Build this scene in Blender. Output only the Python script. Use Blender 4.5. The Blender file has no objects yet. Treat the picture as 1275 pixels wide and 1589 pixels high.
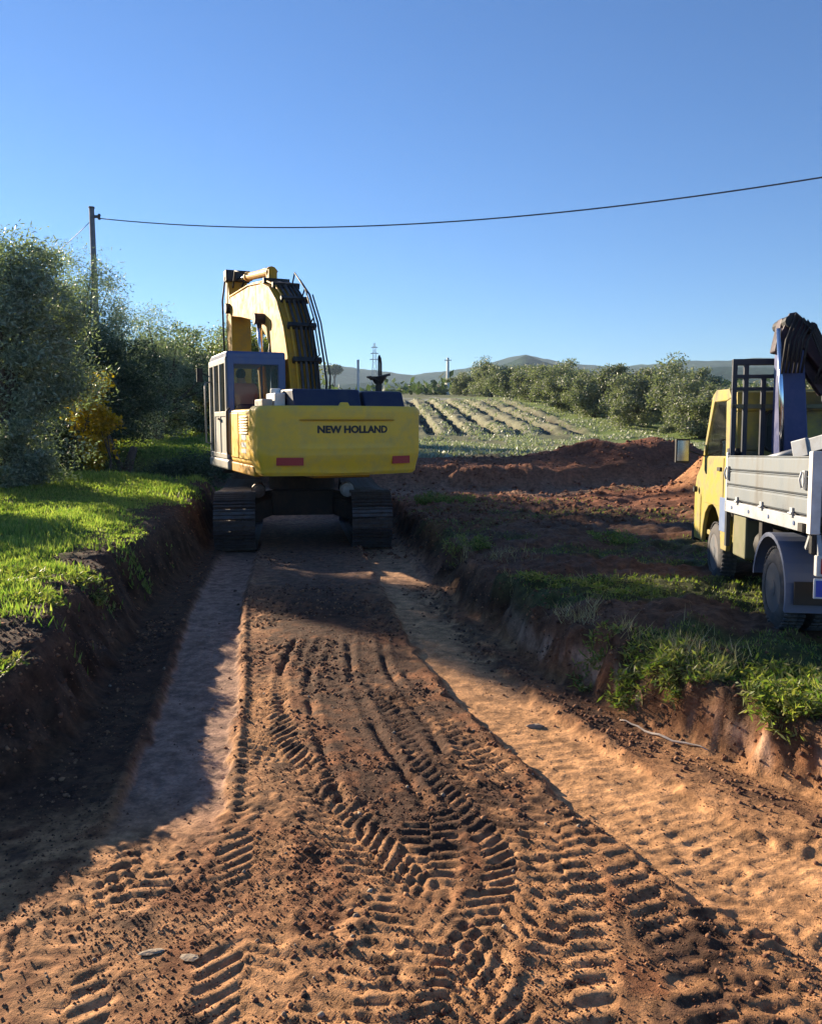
import bpy, math, random
import numpy as np
from mathutils import Vector, Matrix
R = math.radians
sc = bpy.context.scene
C = sc.collection
random.seed(7)
rs = np.random.RandomState(11)

# ------------------------------------------------------------ camera
EYE = 2.15
PITCH = 6.244
cam = bpy.data.objects.new('camera', bpy.data.cameras.new('camera'))
C.objects.link(cam); sc.camera = cam
cam.location = (0, 0, EYE)
cam.rotation_euler = (R(90 - PITCH), 0, 0)
cam.data.sensor_fit = 'HORIZONTAL'; cam.data.sensor_width = 36; cam.data.lens = 36
cam.data.clip_start = 0.05; cam.data.clip_end = 9000

# ------------------------------------------------------------ light
SUN_EL = 17.5
SUN_AZ = -46.0          # degrees from +Y, negative = to the left
sd = Vector((math.sin(R(SUN_AZ)) * math.cos(R(SUN_EL)), math.cos(R(SUN_AZ)) * math.cos(R(SUN_EL)), math.sin(R(SUN_EL))))
sun = bpy.data.objects.new('sun', bpy.data.lights.new('sun', 'SUN'))
C.objects.link(sun)
sun.data.energy = 5.0; sun.data.angle = R(0.55); sun.data.color = (1.0, 0.83, 0.60)
sun.rotation_euler = sd.to_track_quat('Z', 'Y').to_euler()
w = bpy.data.worlds.new('World'); sc.world = w; w.use_nodes = True
nt = w.node_tree; bg = nt.nodes['Background']
sky = nt.nodes.new('ShaderNodeTexSky'); sky.sky_type = 'NISHITA'; sky.sun_disc = False
sky.sun_elevation = R(SUN_EL); sky.sun_rotation = R(SUN_AZ)
sky.air_density = 1.0; sky.dust_density = 0.05; sky.ozone_density = 2.0; sky.altitude = 200
tint = nt.nodes.new('ShaderNodeMix'); tint.data_type = 'RGBA'; tint.blend_type = 'MULTIPLY'; tint.inputs['Factor'].default_value = 1
tint.inputs['B'].default_value = (.225, .36, .55, 1)
nt.links.new(sky.outputs[0], tint.inputs['A']); nt.links.new(tint.outputs['Result'], bg.inputs[0]); bg.inputs[1].default_value = 0.105
vs = sc.view_settings
vs.view_transform = 'Standard'; vs.look = 'None'; vs.gamma = 1; vs.use_curve_mapping = False
vs.exposure = 1.5
sc.cycles.max_bounces = 6; sc.cycles.transparent_max_bounces = 12
sc.cycles.diffuse_bounces = 3

# ------------------------------------------------------------ helpers
def tag(o, label=None, cat=None, group=None, kind=None):
    if label: o['label'] = label
    if cat: o['category'] = cat
    if group: o['group'] = group
    if kind: o['kind'] = kind
    return o

def thing(name, label, cat, loc=(0, 0, 0), rot=(0, 0, 0), group=None):
    o = bpy.data.objects.new(name, None); C.objects.link(o)
    o.location = loc; o.rotation_euler = rot; o.empty_display_size = .3
    return tag(o, label, cat, group)

def copy_tree(o, parent=None):
    c = o.copy(); C.objects.link(c)
    if parent: c.parent = parent
    for ch in list(o.children): copy_tree(ch, c)
    return c

def link_mesh(name, me, parent=None, loc=(0, 0, 0), rot=(0, 0, 0)):
    o = bpy.data.objects.new(name, me); C.objects.link(o)
    o.parent = parent; o.location = loc; o.rotation_euler = rot
    return o

def fast_mesh(name, co, faces_idx, nper, mat=None, smooth=False, cols=None):
    me = bpy.data.meshes.new(name)
    co = np.ascontiguousarray(co, dtype=np.float32); n = len(co)
    me.vertices.add(n); me.vertices.foreach_set('co', co.ravel())
    fi = np.ascontiguousarray(faces_idx, dtype=np.int32).reshape(-1, nper); nf = len(fi)
    me.loops.add(nf * nper); me.loops.foreach_set('vertex_index', fi.ravel())
    me.polygons.add(nf)
    me.polygons.foreach_set('loop_start', np.arange(0, nf * nper, nper, dtype=np.int32))
    me.polygons.foreach_set('loop_total', np.full(nf, nper, dtype=np.int32))
    if smooth: me.polygons.foreach_set('use_smooth', np.ones(nf, dtype=bool))
    if cols is not None:
        a = me.color_attributes.new('Col', 'FLOAT_COLOR', 'POINT')
        rgba = np.ones((n, 4), dtype=np.float32); rgba[:, :3] = cols
        a.data.foreach_set('color', rgba.ravel())
    me.update(calc_edges=True)
    if mat: me.materials.append(mat)
    return me

class MB:
    def __init__(s): s.v = []; s.f = []; s.m = Matrix.Identity(4)
    def add(s, vs_, fs_):
        k = len(s.v)
        s.v += [tuple(s.m @ Vector(p)) for p in vs_]; s.f += [tuple(k + i for i in f) for f in fs_]
        return s
    def box(s, x0, x1, y0, y1, z0, z1, rot=None, c=None):
        P = [(x, y, z) for z in (z0, z1) for y in (y0, y1) for x in (x0, x1)]
        if rot is not None:
            cc = Vector(((x0 + x1) / 2, (y0 + y1) / 2, (z0 + z1) / 2)) if c is None else Vector(c)
            M = rot.to_3x3(); P = [tuple(M @ (Vector(p) - cc) + cc) for p in P]
        return s.add(P, [(0, 2, 3, 1), (4, 5, 7, 6), (0, 1, 5, 4), (2, 6, 7, 3), (0, 4, 6, 2), (1, 3, 7, 5)])
    def bar(s, a, b, w_, h_, up=(0, 0, 1)):      # rectangular beam from a to b
        a = Vector(a); b = Vector(b); d = (b - a).normalized(); u = Vector(up)
        if abs(d.dot(u)) > .98: u = Vector((0, 1, 0))
        r = d.cross(u).normalized(); u = r.cross(d)
        P = []
        for q in (a, b):
            for i, j in ((-1, -1), (1, -1), (1, 1), (-1, 1)): P.append(tuple(q + r * (i * w_ / 2) + u * (j * h_ / 2)))
        return s.add(P, [(0, 3, 2, 1), (4, 5, 6, 7), (0, 1, 5, 4), (1, 2, 6, 5), (2, 3, 7, 6), (3, 0, 4, 7)])
    def tube(s, pts, r, n=8, cap=True):
        pts = [Vector(p) for p in pts]; rr = r if isinstance(r, (list, tuple)) else [r] * len(pts)
        P = []; prev = None
        for i, p in enumerate(pts):
            d = (pts[min(i + 1, len(pts) - 1)] - pts[max(i - 1, 0)]).normalized()
            if prev is None:
                u = Vector((0, 0, 1)) if abs(d.z) < .9 else Vector((1, 0, 0))
                u = d.cross(u).normalized()
            else:
                u = (prev - d * prev.dot(d)).normalized()
            prev = u; v = d.cross(u)
            for k in range(n):
                t = 2 * math.pi * k / n
                P.append(tuple(p + (u * math.cos(t) + v * math.sin(t)) * rr[i]))
        F = []
        for i in range(len(pts) - 1):
            for k in range(n):
                F.append((i * n + k, i * n + (k + 1) % n, (i + 1) * n + (k + 1) % n, (i + 1) * n + k))
        if cap: F.append(tuple(reversed(range(n)))); F.append(tuple((len(pts) - 1) * n + k for k in range(n)))
        return s.add(P, F)
    def prism(s, poly, a0, a1, axis='x'):        # polygon (p,q) extruded along axis
        n = len(poly)
        def mk(a, p):
            return (a, p[0], p[1]) if axis == 'x' else ((p[0], a, p[1]) if axis == 'y' else (p[0], p[1], a))
        P = [mk(a0, p) for p in poly] + [mk(a1, p) for p in poly]
        F = [tuple(reversed(range(n))), tuple(range(n, 2 * n))]
        for i in range(n): F.append((i, (i + 1) % n, n + (i + 1) % n, n + i))
        return s.add(P, F)
    def sphere(s, c, r, n=10, m=6, sc_=(1, 1, 1)):
        P = [(c[0], c[1], c[2] + r * sc_[2])]
        for j in range(1, m):
            t = math.pi * j / m
            for k in range(n):
                a = 2 * math.pi * k / n
                P.append((c[0] + r * sc_[0] * math.sin(t) * math.cos(a), c[1] + r * sc_[1] * math.sin(t) * math.sin(a), c[2] + r * sc_[2] * math.cos(t)))
        P.append((c[0], c[1], c[2] - r * sc_[2])); L = len(P) - 1
        F = [(0, 1 + k, 1 + (k + 1) % n) for k in range(n)]
        for j in range(m - 2):
            for k in range(n):
                F.append((1 + j * n + k, 1 + (j + 1) * n + k, 1 + (j + 1) * n + (k + 1) % n, 1 + j * n + (k + 1) % n))
        F += [(L, 1 + (m - 2) * n + (k + 1) % n, 1 + (m - 2) * n + k) for k in range(n)]
        return s.add(P, F)
    def mesh(s, name, mat, smooth=False):
        me = bpy.data.meshes.new(name); me.from_pydata(s.v, [], s.f)
        import bmesh
        bm = bmesh.new(); bm.from_mesh(me); bmesh.ops.recalc_face_normals(bm, faces=bm.faces); bm.to_mesh(me); bm.free()
        me.materials.append(mat)
        if smooth:
            for p in me.polygons: p.use_smooth = True
        return me
    def build(s, name, mat, parent=None, bevel=0, smooth=False, rot=(0, 0, 0), loc=(0, 0, 0), seg=2):
        o = link_mesh(name, s.mesh(name, mat, smooth or bevel > 0), parent, loc, rot)
        if bevel:
            b = o.modifiers.new('bevel', 'BEVEL'); b.width = bevel; b.segments = seg; b.limit_method = 'ANGLE'; b.angle_limit = R(35)
            b.harden_normals = True
        elif smooth:
            try:
                for e in (): pass
            except Exception: pass
        return o

# ------------------------------------------------------------ materials
def mat(name, col, rough=.6, metal=0., dirt=None, dirt_amt=0., scale=6., bump=0., bscale=40., spec=.5, streak=False, coat=0.):
    m = bpy.data.materials.new(name); m.use_nodes = True
    n = m.node_tree; b = n.nodes['Principled BSDF']
    b.inputs['Roughness'].default_value = rough; b.inputs['Metallic'].default_value = metal
    b.inputs['Specular IOR Level'].default_value = spec
    b.inputs['Coat Weight'].default_value = coat
    tc = n.nodes.new('ShaderNodeTexCoord')
    if dirt:
        no = n.nodes.new('ShaderNodeTexNoise'); no.inputs['Scale'].default_value = scale; no.inputs['Detail'].default_value = 8; no.inputs['Roughness'].default_value = .65
        if streak:
            mp = n.nodes.new('ShaderNodeMapping'); mp.inputs['Scale'].default_value = (1, 1, .25)
            n.links.new(tc.outputs['Object'], mp.inputs[0]); n.links.new(mp.outputs[0], no.inputs['Vector'])
        else: n.links.new(tc.outputs['Object'], no.inputs['Vector'])
        rp = n.nodes.new('ShaderNodeMapRange'); rp.inputs['From Min'].default_value = .42; rp.inputs['From Max'].default_value = .68
        rp.inputs['To Max'].default_value = dirt_amt
        n.links.new(no.outputs['Fac'], rp.inputs['Value'])
        mx = n.nodes.new('ShaderNodeMix'); mx.data_type = 'RGBA'
        mx.inputs['A'].default_value = (*col, 1); mx.inputs['B'].default_value = (*dirt, 1)
        n.links.new(rp.outputs[0], mx.inputs['Factor']); n.links.new(mx.outputs['Result'], b.inputs['Base Color'])
        mr = n.nodes.new('ShaderNodeMapRange'); mr.inputs['To Min'].default_value = rough; mr.inputs['To Max'].default_value = min(1, rough + .35)
        n.links.new(rp.outputs[0], mr.inputs['Value']); n.links.new(mr.outputs[0], b.inputs['Roughness'])
    else:
        b.inputs['Base Color'].default_value = (*col, 1)
    if bump:
        nb = n.nodes.new('ShaderNodeTexNoise'); nb.inputs['Scale'].default_value = bscale; nb.inputs['Detail'].default_value = 6
        n.links.new(tc.outputs['Object'], nb.inputs['Vector'])
        bp = n.nodes.new('ShaderNodeBump'); bp.inputs['Strength'].default_value = bump; bp.inputs['Distance'].default_value = .02
        n.links.new(nb.outputs['Fac'], bp.inputs['Height']); n.links.new(bp.outputs[0], b.inputs['Normal'])
    return m

def leaf_mat(name, c1, c2, trans=.35, c3=None):
    m = bpy.data.materials.new(name); m.use_nodes = True
    n = m.node_tree; n.nodes.clear()
    out = n.nodes.new('ShaderNodeOutputMaterial')
    ge = n.nodes.new('ShaderNodeNewGeometry')
    rp = n.nodes.new('ShaderNodeValToRGB'); rp.color_ramp.elements[0].color = (*c1, 1); rp.color_ramp.elements[1].color = (*c2, 1)
    if c3:
        e = rp.color_ramp.elements.new(.9); e.color = (*c3, 1); rp.color_ramp.elements[1].position = .8
    n.links.new(ge.outputs['Random Per Island'], rp.inputs[0])
    d = n.nodes.new('ShaderNodeBsdfPrincipled'); d.inputs['Roughness'].default_value = .5; d.inputs['Specular IOR Level'].default_value = .35
    t = n.nodes.new('ShaderNodeBsdfTranslucent')
    n.links.new(rp.outputs[0], d.inputs['Base Color'])
    br = n.nodes.new('ShaderNodeMix'); br.data_type = 'RGBA'; br.blend_type = 'MULTIPLY'; br.inputs['Factor'].default_value = 1
    br.inputs['B'].default_value = (1.25, 1.5, .55, 1)
    n.links.new(rp.outputs[0], br.inputs['A']); n.links.new(br.outputs['Result'], t.inputs[0])
    mx = n.nodes.new('ShaderNodeMixShader'); mx.inputs[0].default_value = trans
    n.links.new(d.outputs[0], mx.inputs[1]); n.links.new(t.outputs[0], mx.inputs[2]); n.links.new(mx.outputs[0], out.inputs[0])
    return m

MUD = (.16, .085, .05); DUST = (.36, .27, .18)
M = {}
M['yellow'] = mat('excavator_yellow_paint', (.92, .53, .035), .45, dirt=(.62, .40, .13), dirt_amt=.6, scale=5, bump=.04, bscale=12)
M['yellow2'] = mat('boom_yellow_paint', (.62, .30, .015), .55, dirt=(.36, .20, .06), dirt_amt=.8, spec=.3, scale=4, bump=.05)
M['cabshade'] = mat('cab_blue_grey_shade', (.05, .085, .22), .35, dirt=(.2, .2, .2), dirt_amt=.25, scale=5)  # blue-grey cab paint, shade and reflected sky mixed into the colour
M['cabside'] = mat('cab_dusty_paint', (.30, .30, .28), .55, dirt=(.42, .34, .25), dirt_amt=.8, scale=7)  # dusty grey, also paler for the sun on the left side
M['hood'] = mat('hood_navy_paint', (.012, .016, .05), .4, dirt=(.06, .06, .07), dirt_amt=.3, scale=5)
M['black'] = mat('black_rubber', (.015, .015, .016), .6, dirt=(.06, .045, .035), dirt_amt=.5, scale=9)
M['steel'] = mat('worn_track_steel', (.10, .085, .08), .45, metal=.6, dirt=(.10, .06, .045), dirt_amt=.8, scale=10, bump=.2)
M['muddy'] = mat('muddy_undercarriage', (.03, .022, .02), .85, dirt=(.07, .045, .035), dirt_amt=.9, scale=6, bump=.4)
M['chrome'] = mat('chrome_rod', (.75, .75, .78), .15, metal=1)
M['red'] = mat('red_reflector', (.42, .012, .02), .3)
M['letter'] = mat('black_lettering', (.012, .012, .014), .5)
M['white'] = mat('white_paint', (.72, .71, .68), .5, dirt=(.4, .36, .3), dirt_amt=.5)
M['groove'] = mat('orange_edge_paint', (.5, .24, .02), .5)
M['alu'] = mat('ribbed_aluminium', (.19, .215, .24), .5, metal=.4, dirt=(.14, .135, .125), dirt_amt=.8, scale=3, streak=True)
M['galv'] = mat('galvanised_steel', (.42, .44, .47), .5, metal=.5, dirt=(.25, .24, .23), dirt_amt=.6, scale=6)
M['truckyel'] = mat('truck_yellow_paint', (.38, .29, .04), .5, dirt=(.17, .15, .10), dirt_amt=.9, scale=5)
M['crane'] = mat('crane_blue_paint', (.02, .032, .13), .45, dirt=(.10, .10, .2), dirt_amt=.5, scale=6)
M['cranedark'] = mat('crane_dark_red_paint', (.05, .02, .03), .5, dirt=(.02, .02, .03), dirt_amt=.9, scale=8)
M['rack'] = mat('rack_dark_blue_paint', (.015, .022, .04), .5, dirt=(.06, .06, .06), dirt_amt=.4)
M['fender'] = mat('blue_grey_plastic_mudguard', (.12, .15, .23), .5, dirt=(.2, .18, .18), dirt_amt=.4)
M['blue'] = mat('pale_blue', (.16, .22, .38), .4, dirt=(.3, .32, .35), dirt_amt=.3)
M['olive'] = mat('olive_painted_box', (.14, .14, .07), .6, dirt=(.2, .17, .12), dirt_amt=.6)
M['tyre'] = mat('tyre_rubber', (.035, .038, .045), .75, dirt=(.15, .13, .12), dirt_amt=.8, scale=8, bump=.1)
M['rim'] = mat('wheel_rim_steel', (.12, .13, .15), .5, metal=.3, dirt=(.2, .15, .12), dirt_amt=.6)
M['skin'] = mat('skin', (.5, .27, .19), .55)
M['shirt'] = mat('pinkish_red_shirt', (.92, .26, .17), .85)
M['trouser'] = mat('dark_work_trousers', (.04, .045, .07), .85)
M['hair'] = mat('dark_hair', (.03, .02, .015), .7)
M['seat'] = mat('seat_red_fabric', (.20, .03, .05), .8)
M['concrete'] = mat('weathered_concrete', (.23, .21, .2), .85, dirt=(.14, .13, .12), dirt_amt=.7, bump=.2)
M['wire'] = mat('dark_cable', (.08, .085, .10), .6)
M['bark'] = mat('olive_bark', (.10, .08, .065), .9, dirt=(.05, .04, .035), dirt_amt=.9, scale=12, bump=.6, bscale=25)
M['deadwood'] = mat('bleached_dead_wood', (.42, .36, .32), .9, dirt=(.25, .2, .17), dirt_amt=.8, scale=14)
M['plate'] = mat('number_plate_white', (.6, .62, .66), .4)
M['plateblue'] = mat('number_plate_blue', (.02, .06, .42), .4)
M['mirror'] = mat('mirror_glass', (.35, .37, .40), .12, metal=1)
M['stone'] = mat('pale_limestone', (.36, .29, .21), .9, dirt=(.26, .16, .09), dirt_amt=.9, bump=.3)

def glass(name, tint=(.8, .88, .85), amt=.8):
    m = bpy.data.materials.new(name); m.use_nodes = True
    n = m.node_tree; n.nodes.clear()
    out = n.nodes.new('ShaderNodeOutputMaterial')
    tr = n.nodes.new('ShaderNodeBsdfTransparent'); tr.inputs[0].default_value = (*tint, 1)
    gl = n.nodes.new('ShaderNodeBsdfGlossy'); gl.inputs['Roughness'].default_value = .04
    di = n.nodes.new('ShaderNodeBsdfDiffuse'); di.inputs[0].default_value = (.35, .38, .36, 1)
    fr = n.nodes.new('ShaderNodeFresnel'); fr.inputs[0].default_value = 1.22
    no = n.nodes.new('ShaderNodeTexNoise'); no.inputs['Scale'].default_value = 4; no.inputs['Detail'].default_value = 6
    mr = n.nodes.new('ShaderNodeMapRange'); mr.inputs['To Min'].default_value = (1 - amt) * .4; mr.inputs['To Max'].default_value = (1 - amt) * 1.6
    n.links.new(no.outputs['Fac'], mr.inputs['Value'])
    m1 = n.nodes.new('ShaderNodeMixShader'); n.links.new(mr.outputs[0], m1.inputs[0]); n.links.new(tr.outputs[0], m1.inputs[1]); n.links.new(di.outputs[0], m1.inputs[2])
    m2 = n.nodes.new('ShaderNodeMixShader'); n.links.new(fr.outputs[0], m2.inputs[0]); n.links.new(m1.outputs[0], m2.inputs[1]); n.links.new(gl.outputs[0], m2.inputs[2])
    n.links.new(m2.outputs[0], out.inputs[0])
    return m
M['glass'] = glass('cab_glass', (.88, .92, .90), .98)
M['glassdusty'] = glass('dusty_cab_glass', (.78, .88, .80), .9)
M['glassdark'] = glass('dark_cab_glass', (.35, .38, .40), .85)

# ------------------------------------------------------------ noise
_T = [np.random.RandomState(k).rand(256, 256).astype(np.float32) for k in range(6)]
def vn(x, y, seed=0):
    T = _T[seed % 6]; x = x + seed * 17.3; y = y + seed * 5.7
    xi = np.floor(x); yi = np.floor(y); fx = x - xi; fy = y - yi
    fx = fx * fx * fx * (fx * (fx * 6 - 15) + 10); fy = fy * fy * fy * (fy * (fy * 6 - 15) + 10)
    a = xi.astype(np.int64) & 255; b = yi.astype(np.int64) & 255; a1 = (a + 1) & 255; b1 = (b + 1) & 255
    return (T[a, b] * (1 - fx) * (1 - fy) + T[a1, b] * fx * (1 - fy) + T[a, b1] * (1 - fx) * fy + T[a1, b1] * fx * fy)
def fbm(x, y, f, o=4, seed=0, g=.5):
    s = 0; a = 1; t = 0
    for k in range(o):
        s = s + a * vn(x * f, y * f, seed + k); t += a; a *= g; f *= 2.03
    return s / t
def ss(a, b, x):
    t = np.clip((x - a) / (b - a), 0, 1); return t * t * (3 - 2 * t)

# ------------------------------------------------------------ terrain
XL_Y = [-30, 2, 3.3, 3.9, 4.5, 5.5, 7.2, 8.8, 10.3, 13.8, 17, 21, 26]
XL_X = [-6, -4.2, -3.2, -2.7, -2.3, -2.24, -2.62, -2.9, -3.02, -3.5, -4.0, -4.6, -5.4]
XR_Y = [-30, 2, 3.2, 4.0, 4.8, 5.5, 7.2, 10, 13.7, 17, 21, 26]
XR_X = [6, 4.2, 3.15, 2.6, 2.1, 1.68, 1.02, .45, -.12, -.55, -1.1, -1.8]
def surf_z(X, Y):
    zl = np.interp(Y, [-30, 3.6, 5.2, 6.2, 8, 14, 20, 26, 35, 60, 130, 400], [.3, .38, .56, .72, .72, .76, .95, 1.18, 1.42, 2.4, 5.5, 14]) + .018 * np.clip(-X - 4, 0, 25)
    zr = np.interp(Y, [-30, 4, 8, 14, 20, 30, 36, 48, 58, 70, 85, 100, 130, 200, 500], [.38, .42, .46, .5, .5, .78, .82, .95, 1.55, 2.6, 3.9, 5.0, 6.3, 9.4, 21])
    k = ss(-3.2, -.6, X - np.interp(Y, [0, 26, 60, 500], [0, -2.4, -2, -2]))
    return zl * (1 - k) + zr * k
def mounds(X, Y):
    z = 0
    def g(cx, cy, sx, sy, h, rot=0):
        c, s = math.cos(rot), math.sin(rot); u = (X - cx) * c + (Y - cy) * s; v = -(X - cx) * s + (Y - cy) * c
        return h * np.exp(-((u / sx) ** 2 + (v / sy) ** 2) ** 1.3)
    n = .7 + .6 * fbm(X, Y, .9, 3, 2)
    z = z + g(6.9, 27.2, 2.2, 1.3, .62) * n + g(8.9, 27.5, 1.5, 1.2, .4) * n + g(4.2, 27.6, 2.0, .9, .10) * n
    z = z + g(7.0, 17.6, 1.3, 1.2, .95) * (.8 + .4 * n) + g(5.0, 19.4, 1.3, .8, .42) * n
    z = z + g(1.0, 27.6, 4.5, 1.0, .08) * n
    return z
def pit(X, Y):
    n = (fbm(X, Y, .8, 3, 1) - .5)
    return ss(18.3 + .8 * n, 19.6 + .8 * n, Y) * (1 - ss(24.3 + n, 25.3 + n, Y)) * (1 - ss(12, 15, X))
def trench(X, Y):
    wob = (fbm(X, Y, 1.3, 3, 3) - .5) * .36 + (fbm(X, Y, 5, 3, 4) - .5) * .26
    xl = np.interp(Y, XL_Y, XL_X); xr = np.interp(Y, XR_Y, XR_X)
    sl = np.interp(Y, [5, 9, 14], [.48, .52, .38]); sr = np.interp(Y, [2, 5, 8, 14], [.5, .2, .32, .45])
    m = (ss(-sl - wob, .02 - wob * .5, X - xl)) * (1 - ss(0 + wob * .5, sr + wob, X - xr))
    return m * (1 - ss(24, 26, Y))
def seg_dist(X, Y, pts):
    best = np.full(X.shape, 1e9, np.float32); arc = np.zeros(X.shape, np.float32); sd_ = np.zeros(X.shape, np.float32); L = 0
    for (x0, y0), (x1, y1) in zip(pts[:-1], pts[1:]):
        dx, dy = x1 - x0, y1 - y0; l = math.hypot(dx, dy)
        t = np.clip(((X - x0) * dx + (Y - y0) * dy) / (l * l), 0, 1)
        px, py = X - x0 - t * dx, Y - y0 - t * dy; d = np.hypot(px, py)
        side = (px * dy - py * dx) / l
        k = d < best
        best = np.where(k, d, best); arc = np.where(k, L + t * l, arc); sd_ = np.where(k, side, sd_); L += l
    return best, arc, sd_
def smooth_path(P, n=10):
    out = []
    P = [P[0]] + P + [P[-1]]
    for i in range(1, len(P) - 2):
        p0, p1, p2, p3 = [np.array(q) for q in P[i - 1:i + 3]]
        for k in range(n):
            t = k / n
            out.append(tuple(.5 * ((2 * p1) + (-p0 + p2) * t + (2 * p0 - 5 * p1 + 4 * p2 - p3) * t * t + (-p0 + 3 * p1 - 3 * p2 + p3) * t ** 3)))
    out.append(P[-2]); return out
RUT_R = smooth_path([(-.6, 14.5), (-.33, 12.75), (.1, 9.5), (.43, 7.36), (.80, 5.8), (1.32, 4.4), (1.95, 3.3), (2.7, 2.2), (3.4, 1.2)], 4)
RUT_L = smooth_path([(-3.0, 14.5), (-2.72, 12.5), (-2.3, 9.6), (-2.0, 8.0), (-1.66, 6.3), (-1.5, 5.3), (-1.36, 4.5), (-1.3, 3.9)], 4)
LUGS = [  # path, half width, period, depth, slant
    (smooth_path([(-1.75, 3.9), (-1.9, 3.2), (-2.3, 2.6), (-3, 2.2)], 4), .14, .085, .022, -.5),
    (smooth_path([(-1.5, 4.4), (-1.45, 3.6), (-1.3, 2.9), (-1.1, 2.3), (-.9, 1.5)], 4), .15, .10, .022, .5),
    (smooth_path([(-.1, 5.6), (.3, 4.6), (.52, 3.8), (.2, 3.0), (-.1, 2.2), (-.2, 1.5)], 4), .15, .088, .026, -.7),
    (smooth_path([(1.75, 4.5), (2.2, 3.7), (2.6, 3.0), (2.9, 2.2)], 4), .15, .10, .022, .4),
    (smooth_path([(-.5, 7.6), (-.2, 6.6), (.2, 5.6), (.55, 4.9)], 4), .15, .088, .022, .1),
    (smooth_path([(-1.25, 7.0), (-1.0, 5.6), (-.62, 4.7), (-.22, 3.95), (.08, 3.35), (.3, 2.75), (.42, 2.2), (.5, 1.5)], 4), .17, .092, .030, .9),
    (smooth_path([(-1.18, 5.6), (-.95, 4.75), (-.82, 4.15), (-.72, 3.4), (-.6, 2.7), (-.5, 2.2), (-.42, 1.5)], 4), .17, .092, .024, -.8),
    (smooth_path([(-.95, 4.9), (-1.1, 4.2), (-1.3, 3.6), (-1.65, 3.0), (-2.1, 2.5), (-2.9, 2.0)], 4), .16, .092, .026, .7),
    (smooth_path([(.85, 5.0), (.80, 4.3), (.72, 3.6), (.62, 3.0), (.5, 2.4), (.42, 1.5)], 4), .17, .105, .032, .25),
    (smooth_path([(.62, 6.2), (.95, 4.9), (1.12, 3.9), (1.18, 3.1), (1.2, 2.4), (1.2, 1.5)], 4), .18, .115, .026, -.3),
    (smooth_path([(1.2, 4.6), (1.5, 3.7), (1.75, 2.9), (1.9, 2.2), (2.0, 1.4)], 4), .16, .11, .022, .5),
]
LUGS += [
    (smooth_path([(.05, 4.9), (.1, 4.0), (-.05, 3.2), (-.35, 2.5), (-.6, 1.6)], 4), .15, .088, .026, .15),
    (smooth_path([(1.75, 5.0), (1.55, 4.2), (1.42, 3.4), (1.5, 2.6), (1.6, 1.6)], 4), .16, .095, .022, -.1),
    (smooth_path([(-1.55, 3.5), (-1.75, 2.9), (-2.0, 2.4), (-2.3, 1.8)], 4), .15, .09, .024, .1),
    (smooth_path([(-.35, 6.9), (-.1, 6.0), (.12, 5.2)], 4), .13, .08, .018, -.5),
    (smooth_path([(2.3, 3.9), (2.35, 3.1), (2.3, 2.2)], 4), .15, .10, .020, .4),
]
GROOVES = [smooth_path([(-.9, 8.0), (-.85, 6.6), (-.6, 5.3), (-.4, 4.5)], 4), smooth_path([(-.62, 8.1), (-.5, 6.8), (-.25, 5.6), (-.05, 4.9), (.1, 4.4)], 4),
           smooth_path([(-.3, 8.1), (-.2, 7.0), (.05, 6.0), (.2, 5.2)], 4), smooth_path([(-1.15, 8.0), (-1.12, 6.9), (-.95, 5.9)], 4)]

def terrain(X, Y, detail=True):
    z = surf_z(X, Y)
    tm = trench(X, Y); pm = pit(X, Y)
    z = z + (fbm(X, Y, .35, 3, 5) - .5) * .16 * (1 - tm)
    z = z * (1 - tm)
    pf = .14 + .1 * (fbm(X, Y, .7, 2, 1) - .5)
    z = z * (1 - pm) + pf * pm
    z = z + mounds(X, Y) * (1 - tm) + ss(24.6, 25.6, Y) * (1 - ss(28, 31, Y)) * .1 * (1 - ss(12, 15, X)) * ss(-3, -1, X)
    # furrowed field
    u = X + .045 * Y; fm = ss(52, 57, Y) * (1 - ss(90, 98, Y)) * ss(-6, -4, X) * (1 - ss(11.2, 12.2, X - .02 * (75 - Y)))
    ph = (u / 1.95 + .06 * (fbm(X, Y, .2, 2, 3) - .5)) % 1.0
    ridge = ss(0, .35, ph) * (1 - ss(.68, .88, ph))
    z = z + fm * (ridge * (.35 + .4 * fbm(X, Y, .5, 3, 1)) - .22 + .25 * (fbm(X, Y, 1.3, 3, 0) - .5))
    return z, tm, pm, fm, ridge

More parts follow.
